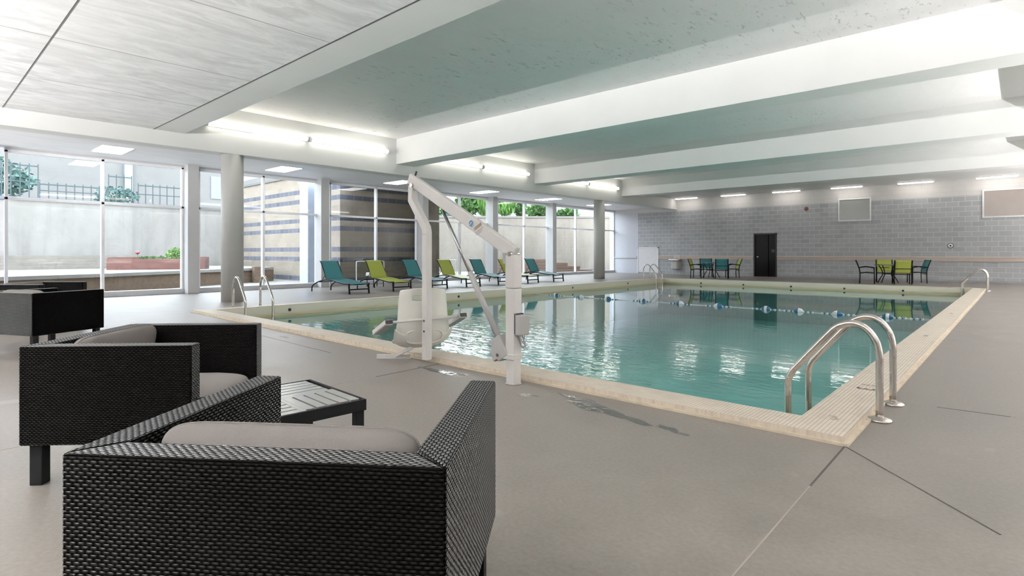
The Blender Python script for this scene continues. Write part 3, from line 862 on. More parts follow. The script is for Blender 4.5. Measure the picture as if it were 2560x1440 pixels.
# ================================================================== PATIO CHAIRS AND TABLES AT THE FAR WALL
def make_armchair(mat):
    """faces +y"""
    t = empty('patio_armchair')
    W2 = 0.27
    for s_ in (-1, 1):
        MB().tube(catmull([(s_ * W2, -0.22, 0.0), (s_ * W2, -0.21, 0.40), (s_ * W2, -0.25, 0.62), (s_ * W2, -0.35, 0.90)], 4), 0.018, 8).build('back_leg', M['black'], t, smooth=True)
        MB().tube([(s_ * W2, 0.26, 0.0), (s_ * W2, 0.25, 0.60)], 0.018, 8).build('front_leg', M['black'], t, smooth=True)
        MB().tube(catmull([(s_ * W2, -0.24, 0.61), (s_ * W2, 0.0, 0.645), (s_ * W2, 0.27, 0.60)], 4), 0.018, 8).build('armrest', M['black'], t, smooth=True)
        MB().tube(catmull([(s_ * W2, -0.21, 0.40), (s_ * W2, 0.0, 0.425), (s_ * W2, 0.25, 0.41)], 4), 0.016, 8).build('seat_rail', M['black'], t, smooth=True)
    for a_, b_ in ((-0.245, 0.58), (0.25, 0.38), (-0.21, 0.36)):
        MB().tube([(-W2, a_, b_), (W2, a_, b_)], 0.013, 6).build('cross_bar', M['black'], t)
    bk = catmull([(0, -0.205, 0.43), (0, -0.245, 0.62), (0, -0.35, 0.90)], 4); nb = len(bk) - 1
    o = MB().grid(lambda u, v: ((u - 0.5) * 2 * (W2 - 0.015), bk[int(round(v * nb))].y - 0.012 * math.sin(math.pi * u), bk[int(round(v * nb))].z), 6, nb).build('back_sling', mat, t, smooth=True)
    so = o.modifiers.new('thick', 'SOLIDIFY'); so.thickness = 0.006
    o = MB().grid(lambda u, v: ((u - 0.5) * 2 * (W2 - 0.015), -0.205 + 0.46 * v, 0.43 - 0.02 * math.sin(math.pi * u)), 6, 4).build('seat_sling', mat, t, smooth=True)
    so = o.modifiers.new('thick', 'SOLIDIFY'); so.thickness = 0.006
    return t
ct = make_armchair(M['teal']); cl = make_armchair(M['lime'])
used = {'t': False, 'l': False}
def place_chair(k, x, y, rz, lab, grp):
    src = ct if k == 't' else cl
    o = src if not used[k] else copy_tree(src); used[k] = True
    o.location = (x, y, 0); o.rotation_euler = (0, 0, rz); tag(o, lab, 'chair', grp)
def dining_table(x, y, rz, lab):
    t = empty('patio_table', (x, y, 0), rz, lab, 'table', 'round patio tables by the far wall')
    MB().lathe([(0.44, 0.70), (0.455, 0.705), (0.455, 0.725), (0.44, 0.73)], 32).build('table_top', M['tabletop'], t)
    for k in range(4):
        a = k * math.pi / 2 + 0.4
        c_, s_ = math.cos(a), math.sin(a)
        MB().tube(catmull([(0.40 * c_, 0.40 * s_, 0.0), (0.30 * c_, 0.30 * s_, 0.18), (0.20 * c_, 0.20 * s_, 0.36), (0.26 * c_, 0.26 * s_, 0.55), (0.36 * c_, 0.36 * s_, 0.70)], 4), 0.016, 8).build('leg', M['black'], t, smooth=True)
    MB().tube([(0.2 * math.cos(2 * math.pi * k / 16), 0.2 * math.sin(2 * math.pi * k / 16), 0.36) for k in range(17)], 0.010, 6).build('leg_ring', M['black'], t, smooth=True)
# camera-plane axes for turning
rt = Vector((math.cos(YAW), math.sin(YAW))); fw_ = Vector((-math.sin(YAW), math.cos(YAW)))
def facing(v):
    """rotation that turns local +y onto the ground direction v"""
    return math.atan2(-v.x, v.y)
def cam2w(r, d): return (math.cos(YAW) * r - math.sin(YAW) * d, math.sin(YAW) * r + math.cos(YAW) * d)
def ground_at(px, d): return Vector(cam2w((px - 1280) / F_PX * d, d))
def seating(tpx, td, items, tlab, grp):
    c_ = ground_at(tpx, td)
    dining_table(c_.x, c_.y, 0.3, tlab)
    away = c_.normalized(); right = Vector((away.y, -away.x))
    for k, px, d, (fr_, fa_), lab in items:
        p_ = ground_at(px, d)
        place_chair(k, p_.x, p_.y, facing(right * fr_ + away * fa_), lab, grp)
seating(2220, 21.75, [
    ('t', 2166, 21.5, (1, 0.02), 'dark-framed patio chair seen side-on at left of the right-hand table'),
    ('l', 2211, 22.45, (0.05, -1), 'lime green patio chair behind the right-hand table, facing the camera'),
    ('l', 2255, 21.0, (-0.12, 1), 'lime green patio chair in front of right-hand table, back to the camera'),
    ('t', 2294, 21.8, (-1, -0.30), 'teal patio chair at right of the right-hand table')],
    'round dark patio table in the right-hand set, green chairs round it', 'chairs at the right-hand patio table')
seating(1778, 26.3, [
    ('l', 1742, 26.1, (1, -0.22), 'lime green patio chair at left of the left-hand table'),
    ('t', 1766, 27.1, (0.1, -1), 'teal patio chair behind the left-hand table, facing the camera'),
    ('t', 1804, 25.6, (0.0, 1), 'teal patio chair in front of left-hand table, back to the camera'),
    ('l', 1832, 26.3, (-1, -0.22), 'lime green patio chair at right of the left-hand table, near the door')],
    'round dark patio table in the left-hand set, near drinking fountain', 'chairs at the left-hand patio table')

# ================================================================== WICKER CLUB CHAIRS
def puff(name, mat, sx, sy, sz, parent, loc, rot=(0, 0, 0), p=3.2, seed=0, wr=0.006, n=28):
    """a stuffed cushion: superellipsoid with a seam and slight wrinkles"""
    random.seed(seed)
    ph = [random.uniform(0, 6) for _ in range(8)]
    def sg(v, e): return math.copysign(abs(v) ** e, v)
    vs = []; fs = []
    nu, nv = n * 2, n
    ex = 2.0 / 7.0; ez = 2.0 / 2.6
    for j in range(nv + 1):
        b = -math.pi / 2 + math.pi * j / nv
        for i in range(nu):
            a = 2 * math.pi * i / nu
            x = sx * sg(math.cos(b), ez) * sg(math.cos(a), ex)
            y = sy * sg(math.cos(b), ez) * sg(math.sin(a), ex)
            z = sz * sg(math.sin(b), ez)
            crn = abs(x / sx) ** 3 * abs(y / sy) ** 3
            z *= 1 - 0.25 * crn
            d = wr * (math.sin(17 * x + ph[0] + 5 * y) * math.cos(11 * y + ph[1]) + 0.6 * math.sin(31 * x + 23 * y + ph[2]))
            z += d * (1 if z > 0 else -0.5)
            vs.append((x, y, z))
    for j in range(nv):
        for i in range(nu):
            fs.append((j * nu + i, j * nu + (i + 1) % nu, (j + 1) * nu + (i + 1) % nu, (j + 1) * nu + i))
    o = MB().add(vs, fs).build(name, mat, parent, smooth=True)
    o.location = loc; o.rotation_euler = rot
    # piped seam round the edge
    sm = MB(); pts = []
    for i in range(nu + 1):
        a = 2 * math.pi * i / nu
        pts.append((sx * 1.002 * sg(math.cos(a), ex), sy * 1.002 * sg(math.sin(a), ex), 0.0))
    sm.tube(pts, 0.0035, 6, caps=False)
    sm.build('piping', mat, o, smooth=True)
    return o

CWd, CDp, CH, CB, CT = 0.92, 0.84, 0.71, 0.21, 0.095
def make_club_chair():
    """faces +y; origin on the floor at its centre"""
    t = empty('wicker_club_chair')
    h, k = CWd / 2, CDp / 2
    # back and arms meet in mitres
    bp = MB().prism([(-h, -k), (h, -k), (h - CT, -k + CT), (-h + CT, -k + CT)], CB, CH)
    bp.build('back_panel', M['wicker'], t, uvbox=True, bevel=0.008)
    MB().prism([(h, -k), (h, k), (h - CT, k), (h - CT, -k + CT)], CB, CH).build('arm', M['wicker'], t, uvbox='Y', bevel=0.008)
    MB().prism([(-h, -k), (-h + CT, -k + CT), (-h + CT, k), (-h, k)], CB, CH).build('arm', M['wicker'], t, uvbox='Y', bevel=0.008)
    MB().box(-h + CT, h - CT, -k + CT, k - 0.01, CB, 0.30).build('seat_base', M['wicker'], t, uvbox=True, bevel=0.006)
    for sx in (-1, 1):
        for sy in (-1, 1):
            x, y = sx * (h - 0.06), sy * (k - 0.06)
            MB().box(x - 0.03, x + 0.03, y - 0.03, y + 0.03, 0, CB + 0.01).build('leg', M['black'], t, bevel=0.004)
    puff('seat_cushion', M['cushion2'], h - CT - 0.008, k - CT / 2 - 0.01, 0.065, t, (0, CT / 2, 0.365), wr=0.003)
    puff('back_cushion', M['cushion'], h - CT - 0.012, 0.165, 0.07, t, (0, -k + CT + 0.085, 0.565), (R(82), 0, 0), seed=3, wr=0.006)
    return t
cc = make_club_chair()
spots = [((-1.545, 0.865), 36.6, 'large dark wicker club chair in the foreground, seen from behind', 0.0),
         ((-3.74, 1.02), -44.5, 'dark wicker club chair with grey cushions beyond the foreground chair, facing right', 0),
         ((-9.03, 1.21), 25.5, 'dark wicker club chair at left edge, in front of the first window', 0),
         ((-11.28, 1.44), -47.7, 'dark wicker club chair farthest back at left edge, mostly hidden', 0)]
for i, (p, a, lab, _) in enumerate(spots):
    o = cc if i == 0 else copy_tree(cc)
    o.location = (p[0], p[1], 0); o.rotation_euler = (0, 0, R(a)); tag(o, lab, 'armchair', 'wicker club chairs on the deck')

# slatted side table
def cam2w(r, d): return (math.cos(YAW) * r - math.sin(YAW) * d, math.sin(YAW) * r + math.cos(YAW) * d)
tcx, tcy = cam2w(-1.165, 2.785)
TT = 0.45
st = empty('slatted_side_table', (tcx, tcy, 0), YAW + R(45), 'square dark metal slatted side table between the two near wicker chairs', 'side table')
hs = 0.31
fr = MB(); fr.box(-hs, hs, -hs, -hs + 0.014, TT - 0.055, TT); fr.box(-hs, hs, hs - 0.014, hs, TT - 0.055, TT); fr.box(-hs, -hs + 0.014, -hs + 0.014, hs - 0.014, TT - 0.055, TT); fr.box(hs - 0.014, hs, -hs + 0.014, hs - 0.014, TT - 0.055, TT)
fr.build('apron', M['black'], st, bevel=0.002)
def slats(mb, x0, x1, y0, y1, n, along):
    g = 0.011
    if along == 'x':
        w_ = (y1 - y0 - g * (n - 1)) / n
        for k in range(n): mb.box(x0, x1, y0 + k * (w_ + g), y0 + k * (w_ + g) + w_, TT - 0.012, TT - 0.001)
    else:
        w_ = (x1 - x0 - g * (n - 1)) / n
        for k in range(n): mb.box(x0 + k * (w_ + g), x0 + k * (w_ + g) + w_, y0, y1, TT - 0.012, TT - 0.001)
i_ = hs - 0.018
top = MB()
for (a, b) in ((-1, -1), (1, 1)):
    xs = sorted((0.012 * a, i_ * a - 0.02 * a)); ys = sorted((0.012 * b, i_ * b))
    slats(top, xs[0], xs[1], ys[0], ys[1], 5, 'x')
for (a, b) in ((-1, 1), (1, -1)):
    xs = sorted((0.012 * a, i_ * a)); ys = sorted((0.012 * b, i_ * b - 0.02 * b))
    slats(top, xs[0], xs[1], ys[0], ys[1], 5, 'y')
top.box(-i_, i_, -0.012, 0.012, TT - 0.012, TT - 0.001); top.box(-0.012, 0.012, -i_, i_, TT - 0.012, TT - 0.001)
top.build('slatted_top', M['tabletop'], st, bevel=0.0015)
for a in (-1, 1):
    for b in (-1, 1):
        x, y = a * (hs - 0.03), b * (hs - 0.03)
        MB().box(x - 0.022, x + 0.022, y - 0.022, y + 0.022, 0, TT - 0.014).build('leg', M['black'], st, bevel=0.003)

# ================================================================== POOL LIFT
L = empty('pool_lift', (-3.37, 3.72, 0), 0, 'off-white pool access lift with hanging plastic seat at the pool edge', 'pool lift')
def sqt(path, r): return MB().tube(path, r * math.sqrt(2), 4, sq=True)
def lift_part(mb, name, mat, **k):
    return mb.build(name, mat, L, **k)
lift_part(MB().box(-0.048, 0.048, -0.048, 0.048, 0.0, 0.30), 'post_base', M['lift'], bevel=0.006)
lift_part(MB().box(-0.053, 0.053, -0.053, 0.053, 0.24, 0.86), 'post', M['lift'], bevel=0.008)
lift_part(MB().box(-0.054, 0.054, -0.054, 0.054, 0.863, 1.16), 'post_head', M['lift'], bevel=0.008)
lift_part(MB().tube([(0, 0, -0.0), (0, 0, 0.006)], 0.075, 24), 'base_plate', M['steel'])
# boom: deep flat tube from post head up to the hanging tube
def beam_between(p, q, w, h, name, mat):
    p, q = Vector(p), Vector(q); d = q - p; Ln = d.length; ang = math.atan2(d.z, -d.x)
    Mx = Matrix.Translation(p) @ Matrix.Rotation(math.pi, 4, 'Z') @ Matrix.Rotation(-ang, 4, 'Y')
    return MB().box(0, Ln, -w / 2, w / 2, -h / 2, h / 2, Mx)
boom = lift_part(beam_between((0.03, 0, 1.17), (-1.51, 0, 1.985), 0.06, 0.125, 'boom', None), 'boom', M['lift'], bevel=0.012)
lift_part(MB().tube([(0, -0.06, 1.17), (0, 0.06, 1.17)], 0.022, 16), 'pivot_bolt', M['steel'])
lift_part(MB().tube([(-1.43, -0.055, 1.90), (-1.43, 0.055, 1.90)], 0.022, 16), 'pivot_bolt', M['steel'])
lift_part(MB().tube([(-0.08, -0.02, 1.08), (-0.08, -0.02, 1.18)], 0.03, 12), 'pivot_cap', M['lift_grey'])
# emblem and label on the boom, on the camera side
d_ = (Vector((-1.51, 0, 1.985)) - Vector((0.03, 0, 1.17))).normalized()
pc = Vector((0.03, 0, 1.17)) + d_ * 0.62
ring = MB().tube([tuple(pc + Vector((0.036 * math.cos(a), -0.032, 0.036 * math.sin(a)))) for a in [2 * math.pi * k / 24 for k in range(25)]], 0.005, 6)
e1 = lift_part(MB().tube([tuple(pc + Vector((0, -0.0302, 0))), tuple(pc + Vector((0, -0.033, 0)))], 0.036, 24), 'emblem', M['blue'])
ring.build('emblem_ring', M['alu'], e1)
o = MB().tube([tuple(pc + Vector((-0.015, -0.035, -0.015))), tuple(pc + Vector((0.0, -0.035, 0.004))), tuple(pc + Vector((0.018, -0.035, 0.014)))], 0.006, 6).build('emblem_mark', M['white'], e1)
Mx = Matrix.Translation(Vector((0.03, 0, 1.17)) + d_ * 0.50) @ Matrix.Rotation(math.atan2(-d_.z, -d_.x), 4, 'Y')
lift_part(MB().box(-0.06, 0.05, -0.0315, -0.0302, 0.015, 0.045, Mx), 'label', plain('brown_label', (0.22, 0.16, 0.10), 0.5))
lb = MB()
for k in range(3): lb.box(-0.06, 0.06 - 0.02 * k, -0.0315, -0.0302, -0.010 - k * 0.014, -0.005 - k * 0.014, Mx)
lift_part(lb, 'label_print', plain('grey_print', (0.30, 0.30, 0.30), 0.5))
# hanging tube with the two bends
hang = MB().tube([(-1.46, 0, 1.90), (-1.47, 0, 1.75), (-1.235, 0, 1.44), (-1.225, 0, 1.40), (-1.225, 0, 0.06)], 0.038 * math.sqrt(2), 4, sq=True)
lift_part(hang, 'hanging_tube', M['lift'], bevel=0.006)
lift_part(MB().tube([(-1.50, 0, 1.86), (-1.40, 0, 2.05)], 0.010, 8), 'release_lever', M['dark'], smooth=True)
lift_part(MB().tube([(-1.225, -0.043, 0.47), (-1.225, -0.039, 0.47)], 0.012, 10).tube([(-1.225, -0.043, 0.36), (-1.225, -0.039, 0.36)], 0.012, 10), 'bolt', M['dark'])
lift_part(MB().box(-1.27, -1.262, -0.03, 0.03, 1.395, 1.40).box(-1.265, -1.185, -0.0395, -0.038, 1.37, 1.374), 'seam', M['lift_grey'])
# actuator
A0, A1 = Vector((-0.985, 0, 1.63)), Vector((-0.16, -0.0, 0.36))
ad = (A1 - A0).normalized(); mid = A0 + ad * 0.78
lift_part(MB().tube([tuple(A0), tuple(mid)], 0.016, 14), 'actuator_rod', M['rod'], smooth=True)
lift_part(MB().tube([tuple(mid - ad * 0.02), tuple(mid + ad * 0.03), tuple(A1)], [0.024, 0.028, 0.028], 16), 'actuator_tube', plain('silver_actuator', (0.40, 0.39, 0.38), 0.3), smooth=True)
ang = math.atan2(ad.x, -ad.z)
Mx = Matrix.Translation(A1) @ Matrix.Rotation(-ang, 4, 'Y')
lift_part(MB().box(-0.07, 0.075, -0.065, 0.065, -0.16, 0.05, Mx).box(-0.14, -0.07, -0.05, 0.05, -0.13, -0.02, Mx), 'motor_housing', M['lift_grey'], bevel=0.012)
lift_part(MB().box(-0.16, 0.06, -0.062, 0.062, 0.225, 0.275), 'bracket', M['lift'], bevel=0.005)
lift_part(MB().tube([(-0.14, -0.07, 0.25), (-0.14, 0.07, 0.25)], 0.014, 10), 'bracket_bolt', M['dark'])
# control box on the right of the post with cables
lift_part(MB().box(0.053, 0.075, -0.05, 0.05, 0.46, 0.64), 'box_mount', M['dark'])
lift_part(MB().box(0.075, 0.135, -0.065, 0.065, 0.45, 0.63), 'control_box', M['lift_grey'], bevel=0.010)
cb = MB()
cb.tube(catmull([(0.10, 0, 0.45), (0.12, 0.02, 0.36), (0.07, 0.03, 0.34), (0.06, 0.0, 0.44)], 5), 0.006, 6)
cb.tube(catmull([(0.11, 0.03, 0.45), (0.09, 0.04, 0.38), (0.13, 0.04, 0.32), (0.07, 0.03, 0.40)], 5), 0.005, 6)
lift_part(cb, 'cable', M['lift_grey'], smooth=True)

# seat: moulded shell hung on the tube, turned left and away
fdir = Vector((math.cos(YAW) * -0.42 - math.sin(YAW) * 0.9, math.sin(YAW) * -0.42 + math.cos(YAW) * 0.9, 0)).normalized()
seat = bpy.data.objects.new('seat_carrier', None)
bpy.data.objects.remove(seat)
SR = Matrix.Translation((-1.225, 0, 0)) @ Matrix.Rotation(facing(fdir), 4, 'Z')
# shell profile in (y forward, z), widths
prof = [(0.075, 0.80, 0.215), (0.085, 0.79, 0.245), (0.09, 0.70, 0.262), (0.085, 0.58, 0.27), (0.08, 0.46, 0.28), (0.085, 0.36, 0.295), (0.11, 0.27, 0.315), (0.16, 0.195, 0.315), (0.24, 0.16, 0.30), (0.33, 0.155, 0.285), (0.42, 0.17, 0.27), (0.47, 0.185, 0.25), (0.49, 0.175, 0.24)]
pr = catmull(prof, 4); n_ = len(pr) - 1
def shell_pt(u, v):
    p_ = pr[int(round(v * n_))]
    y, z, wd = p_.x, p_.y, p_.z
    x = (u - 0.5) * 2
    side = abs(x) ** 4
    tv = v
    wing = (0.10 if 0.35 < tv < 0.85 else 0.03) * side * math.sin(math.pi * min(1, max(0, tv))) 
    if z > 0.3: return SR @ Vector((x * wd, y + 0.07 * side, z - 0.05 * abs(x) ** 8 * (1 if tv < 0.08 else 0)))
    return SR @ Vector((x * wd, y, z + wing * 1.1))
shell_m = MB()
nu = 24
vs = [shell_pt(i / nu, j / n_) for j in range(n_ + 1) for i in range(nu + 1)]
fs = []
for j in range(n_):
    for i in range(nu):
        zc = pr[j].y; u = (i + 0.5) / nu - 0.5
        if 0.69 < zc < 0.745 and -0.24 < u < 0.02 and pr[j].x < 0.1: continue      # hand slot
        fs.append((j * (nu + 1) + i, j * (nu + 1) + i + 1, (j + 1) * (nu + 1) + i + 1, (j + 1) * (nu + 1) + i))
shell_m.add(vs, fs)
o = lift_part(shell_m, 'seat_shell', M['shell'], smooth=True)
so = o.modifiers.new('thick', 'SOLIDIFY'); so.thickness = 0.014; so.offset = 0
su = o.modifiers.new('smooth', 'SUBSURF'); su.levels = 1; su.render_levels = 1
# raised oval pad low on the rear of the shell
ov = []
for k in range(33):
    a = 2 * math.pi * k / 32
    ov.append((0.20 * math.copysign(abs(math.cos(a)) ** 0.6, math.cos(a)), 0.075 * math.copysign(abs(math.sin(a)) ** 0.7, math.sin(a))))
om = MB(); 
om.tube([tuple(SR @ Vector((x, 0.088 - 0.0 + max(0, (0.29 - (0.29 + z))) * 0.55, 0.29 + z))) for x, z in ov], 0.010, 8, caps=False)
lift_part(om, 'seat_rim', M['shell'], smooth=True)
# rear bar and sloping arm rests
lift_part(MB().tube([tuple(SR @ Vector((-0.40, 0.02, 0.465))), tuple(SR @ Vector((0.40, 0.02, 0.50)))], 0.014, 12), 'arm_bar', M['lift'], smooth=True)
for s_ in (-1, 1):
    a = Vector((s_ * 0.40, 0.0, 0.485 + s_ * 0.018)); b = a + Vector((-0.05, 0.38, -0.15))
    dd = (b - a); yaw_ = math.atan2(-dd.x, dd.y); pit = math.atan2(dd.z, Vector((dd.x, dd.y)).length)
    Mx = SR @ Matrix.Translation(a) @ Matrix.Rotation(yaw_, 4, 'Z') @ Matrix.Rotation(pit, 4, 'X')
    ar = lift_part(MB().box(-0.045, 0.045, -0.01, dd.length, -0.022, 0.03, Mx), 'armrest', M['lift'], bevel=0.008)
    MB().box(-0.038, 0.038, -0.016, -0.01, -0.014, 0.024, Mx).build('end_cap', M['dark'], ar)
    MB().box(-0.036, 0.036, 0.02, dd.length - 0.03, -0.027, -0.022, Mx).build('underside_pad', M['lift_grey'], ar)
# foot rest
wp = Vector((-5.12 + 3.37, 3.60 - 3.72, 0.045))
r3 = Vector((rt.x, rt.y, 0))
lift_part(MB().tube([tuple(wp - r3 * 0.12), tuple(wp + r3 * 0.25)], 0.022 * 1.41, 4, sq=True), 'foot_bar', M['lift'], bevel=0.003)
fm = SR @ Vector((-0.12, 0.18, 0.165))
lift_part(MB().tube([tuple(fm), tuple(wp + r3 * 0.07)], 0.017 * 1.41, 4, sq=True), 'foot_strut', M['lift'])
lift_part(MB().tube([tuple(SR @ Vector((0.05, 0.25, 0.155))), (-1.225, 0.0, 0.10)], 0.022 * 1.41, 4, sq=True), 'seat_strut', M['lift'])

# ================================================================== PUDDLES
def mat_puddle():
    m = NT('thin_water_film')
    m.t.nodes.remove(m.b)
    nm = m.bump(m.noise(m.coord(), 14, 2), 0.25, 0.01)
    fr = schlick(m, 0.16, nm)
    tr = m.n('BsdfTransparent'); tr.inputs[0].default_value = (0.99, 0.99, 0.985, 1)
    gl = m.n('BsdfGlossy'); gl.inputs['Roughness'].default_value = 0.04; m.l(nm, gl.inputs['Normal'])
    mx = m.n('MixShader'); m.l(fr, mx.inputs[0]); m.l(tr.outputs[0], mx.inputs[1]); m.l(gl.outputs[0], mx.inputs[2])
    m.l(mx.outputs[0], m.out.inputs[0])
    return m.m
M['puddle'] = mat_puddle()
def puddle(x, y, rx, ry, rot, lab, seed):
    random.seed(seed)
    n = 48; ph = [random.uniform(0, 6.28) for _ in range(5)]
    pts = []
    for k in range(n):
        a = 2 * math.pi * k / n
        r = 1 + 0.22 * math.sin(2 * a + ph[0]) + 0.2 * math.sin(3 * a + ph[1]) + 0.14 * math.sin(5 * a + ph[2]) + 0.1 * math.sin(9 * a + ph[3])
        pts.append((rx * r * math.cos(a), ry * r * math.sin(a)))
    o = MB().prism(pts, 0.0, 0.0022).build('puddle', M['puddle'])
    o.location = (x, y, 0.0); o.rotation_euler = (0, 0, rot)
    tag(o, lab, 'puddle', 'puddles on the deck')
puddle(-4.25, 3.62, 0.26, 0.07, 0.0, 'shallow puddle on the deck below the pool lift seat', 1)
puddle(-3.02, 3.50, 0.10, 0.04, 0.2, 'small puddle on the deck right of the lift post', 2)
puddle(-2.55, 3.62, 0.28, 0.09, -0.3, 'larger wet patch on the deck along the near pool edge', 5)
puddle(-2.15, 3.52, 0.24, 0.06, -0.25, 'long wet streak on the deck right of the larger wet patch', 7)
puddle(-1.72, 3.46, 0.12, 0.035, -0.2, 'rightmost small wet streak on the deck by the near pool edge', 9)
puddle(-7.6, 3.62, 0.12, 0.03, 0.1, 'tiny puddle on the deck at the pool edge behind wicker chair', 11)

# ================================================================== OUTSIDE
def mat_ext(name, a, b, sx=0.6, sz=0.35, streak=True):
    m = NT(name)
    n1 = m.noise(m.coord(scale=(sx, sx, sz)), 1.5, 6, 0.65, 0.3)
    n2 = m.noise(m.coord(scale=(2.2, 2.2, 0.18)), 1.5, 4, 0.6)
    c = m.ramp(n1, [(0.3, a), (0.7, b)])
    if streak: c = m.mix(m.ramp(n2, [(0.5, 0.0), (0.8, 0.5)]), c, tuple(x * 0.72 for x in a))
    cr_ = m.noise(m.coord(scale=(1, 1, 1)), 0.8, 8, 0.7, 1.5)
    c = m.mix(m.ramp(cr_, [(0.492, 0.0), (0.5, 0.45), (0.508, 0.0)]), c, tuple(x * 0.6 for x in a))
    return m.set(c, 0.85, 0, 0.2, m.bump(n1, 0.3, 0.02))
M['retain'] = mat_ext('weathered_retaining_wall', (0.19, 0.18, 0.165), (0.245, 0.235, 0.22))
M['retain2'] = mat_ext('stained_far_retaining_wall', (0.17, 0.15, 0.125), (0.23, 0.205, 0.175))
M['ground'] = mat_ext('courtyard_concrete', (0.21, 0.20, 0.18), (0.27, 0.255, 0.235), streak=False)
M['terr'] = mat_ext('brown_aggregate_wall', (0.13, 0.090, 0.062), (0.19, 0.132, 0.094), 5, 5, False)
M['facade'] = mat_ext('pale_building_facade', (0.145, 0.143, 0.138), (0.165, 0.163, 0.158), 0.3, 0.3, False)
M['stepm'] = mat_ext('concrete_steps', (0.16, 0.145, 0.125), (0.22, 0.20, 0.175), 3, 3, False)

def ext(o, lab, cat, grp=None): return tag(o, lab, cat, grp)
structure(bx('floor', M['ground'], -40, -18.31, -20, 45, -0.25, -0.03))
structure(bx('floor', M['ground'], -40, -29.4, -20, 22, 3.2, 3.38))
# main retaining wall parallel to the windows, with a slab coping
rw = empty('retaining_wall', (-29, 8, 0), 0, 'tall weathered concrete retaining wall across the courtyard, left part', 'wall')
bx('wall_face', M['retain'], -0.4, 0.0, -20, 14.5, -0.1, 3.25, rw)
bx('wall_cap', plain('bluish_grey_cap', (0.10, 0.105, 0.125), 0.7), -0.5, 0.06, -20, 14.5, 3.25, 3.38, rw)
# diagonal far retaining wall
ax, ay = cam2w(-7.4, 36.0); bxx, byy = cam2w(8.0, 36.5)
v = Vector((bxx - ax, byy - ay)); Lw = v.length
rw2 = empty('retaining_wall', (ax, ay, 0), math.atan2(v.y, v.x), 'tan stained retaining wall at the far end of the courtyard', 'wall')
bx('wall_face', M['retain2'], 0, Lw, 0, 0.4, -0.1, 3.45, rw2)
bx('wall_cap', plain('far_cap', (0.15, 0.14, 0.13), 0.7), 0, Lw, -0.06, 0.45, 3.45, 3.56, rw2)
bk_ = MB().box(0, Lw, 0.41, 14.0, 3.3, 3.5).build('floor', M['ground'], rz=math.atan2(v.y, v.x)); bk_.location = (ax, ay, 0); structure(bk_)
# low terrace with brown front and pale ledge
t = empty('terrace', (-21, 4.5, 0), 0, 'low courtyard terrace with brown aggregate front and pale ledge', 'terrace')
front = [(-16.6 - 2.5, -3.0), (-19.3, 1.4), (-20.2, 4.2), (-21.6, 6.6), (-22.6, 8.6), (-23.3, 10.0)]
poly = front + [(-23.9, 10.9), (-28.9, 10.9), (-28.9, -3.0)]
sh = [(x + 21, y - 4.5) for x, y in poly]
MB().prism(sh, -0.1, 0.46).build('terrace_front', M['terr'], t)
sh2 = [(x + 21 + (0.06 if k < 6 else 0), y - 4.5) for k, (x, y) in enumerate(poly)]
MB().prism(sh2, 0.46, 0.56).build('terrace_ledge', M['ground'], t)
bx('end_post', M['terr'], -2.0, -1.75, 5.1, 5.4, -0.1, 0.62, t)
# stepped seating against the retaining wall
t = empty('concrete_steps', (-27.5, 4.0, 0.56), 0, 'long tiered concrete steps on the terrace left of the planter', 'steps')
for k in range(4):
    bx('step', M['stepm'], -1.4, 0.9 - k * 0.42, -6.5 + k * 0.7, 3.0, k * 0.13, (k + 1) * 0.13 - 0.004, t)
t = empty('concrete_steps', (-26.7, 27.5, 0), 0, 'brown tiered steps at the foot of the far retaining wall', 'steps')
ax2, ay2 = cam2w(0.2, 34.8)
t.location = (ax2, ay2, 0); t.rotation_euler = (0, 0, YAW)
for k in range(4):
    bx('step', plain('brown_step_%d' % k, (0.13, 0.085, 0.06), 0.8), -1.2 - 1.2 * (k == 0), 4.6 - k * 0.7, -1.6 + 0.4 * k, 1.0, k * 0.2, (k + 1) * 0.2 - 0.02, t)
# brick planter
def mat_brick():
    m = NT('red_brick')
    br = m.n('TexBrick'); m.l(m.coord(rot=(R(90), 0, 0)), br.inputs[0])
    br.inputs['Scale'].default_value = 1; br.inputs['Brick Width'].default_value = 0.21; br.inputs['Row Height'].default_value = 0.075
    br.inputs['Mortar Size'].default_value = 0.007
    br.inputs['Color1'].default_value = (0.17, 0.065, 0.05, 1); br.inputs['Color2'].default_value = (0.125, 0.05, 0.04, 1); br.inputs['Mortar'].default_value = (0.12, 0.08, 0.07, 1)
    return m.set(br.outputs[0], 0.8)
a = Vector((-24.3, 5.0)); b = Vector((-22.85, 7.8)); v = b - a
pl = empty('brick_planter', (a.x, a.y, 0.56), math.atan2(v.y, v.x), 'long low red brick planter with greenery on the courtyard terrace', 'planter')
Lp = v.length
pb = MB(); pb.box(0, Lp, 0.0, 0.1, 0, 0.40); pb.box(0, Lp, 0.8, 0.9, 0, 0.46); pb.box(0, 0.1, 0.1, 0.8, 0, 0.46); pb.box(Lp - 0.1, Lp, 0.1, 0.8, 0, 0.40)
pb.build('brick_box', mat_brick(), pl)
bx('soil', plain('dark_soil', (0.05, 0.04, 0.03), 0.9), 0.1, Lp - 0.1, 0.1, 0.8, 0.1, 0.33, pl)

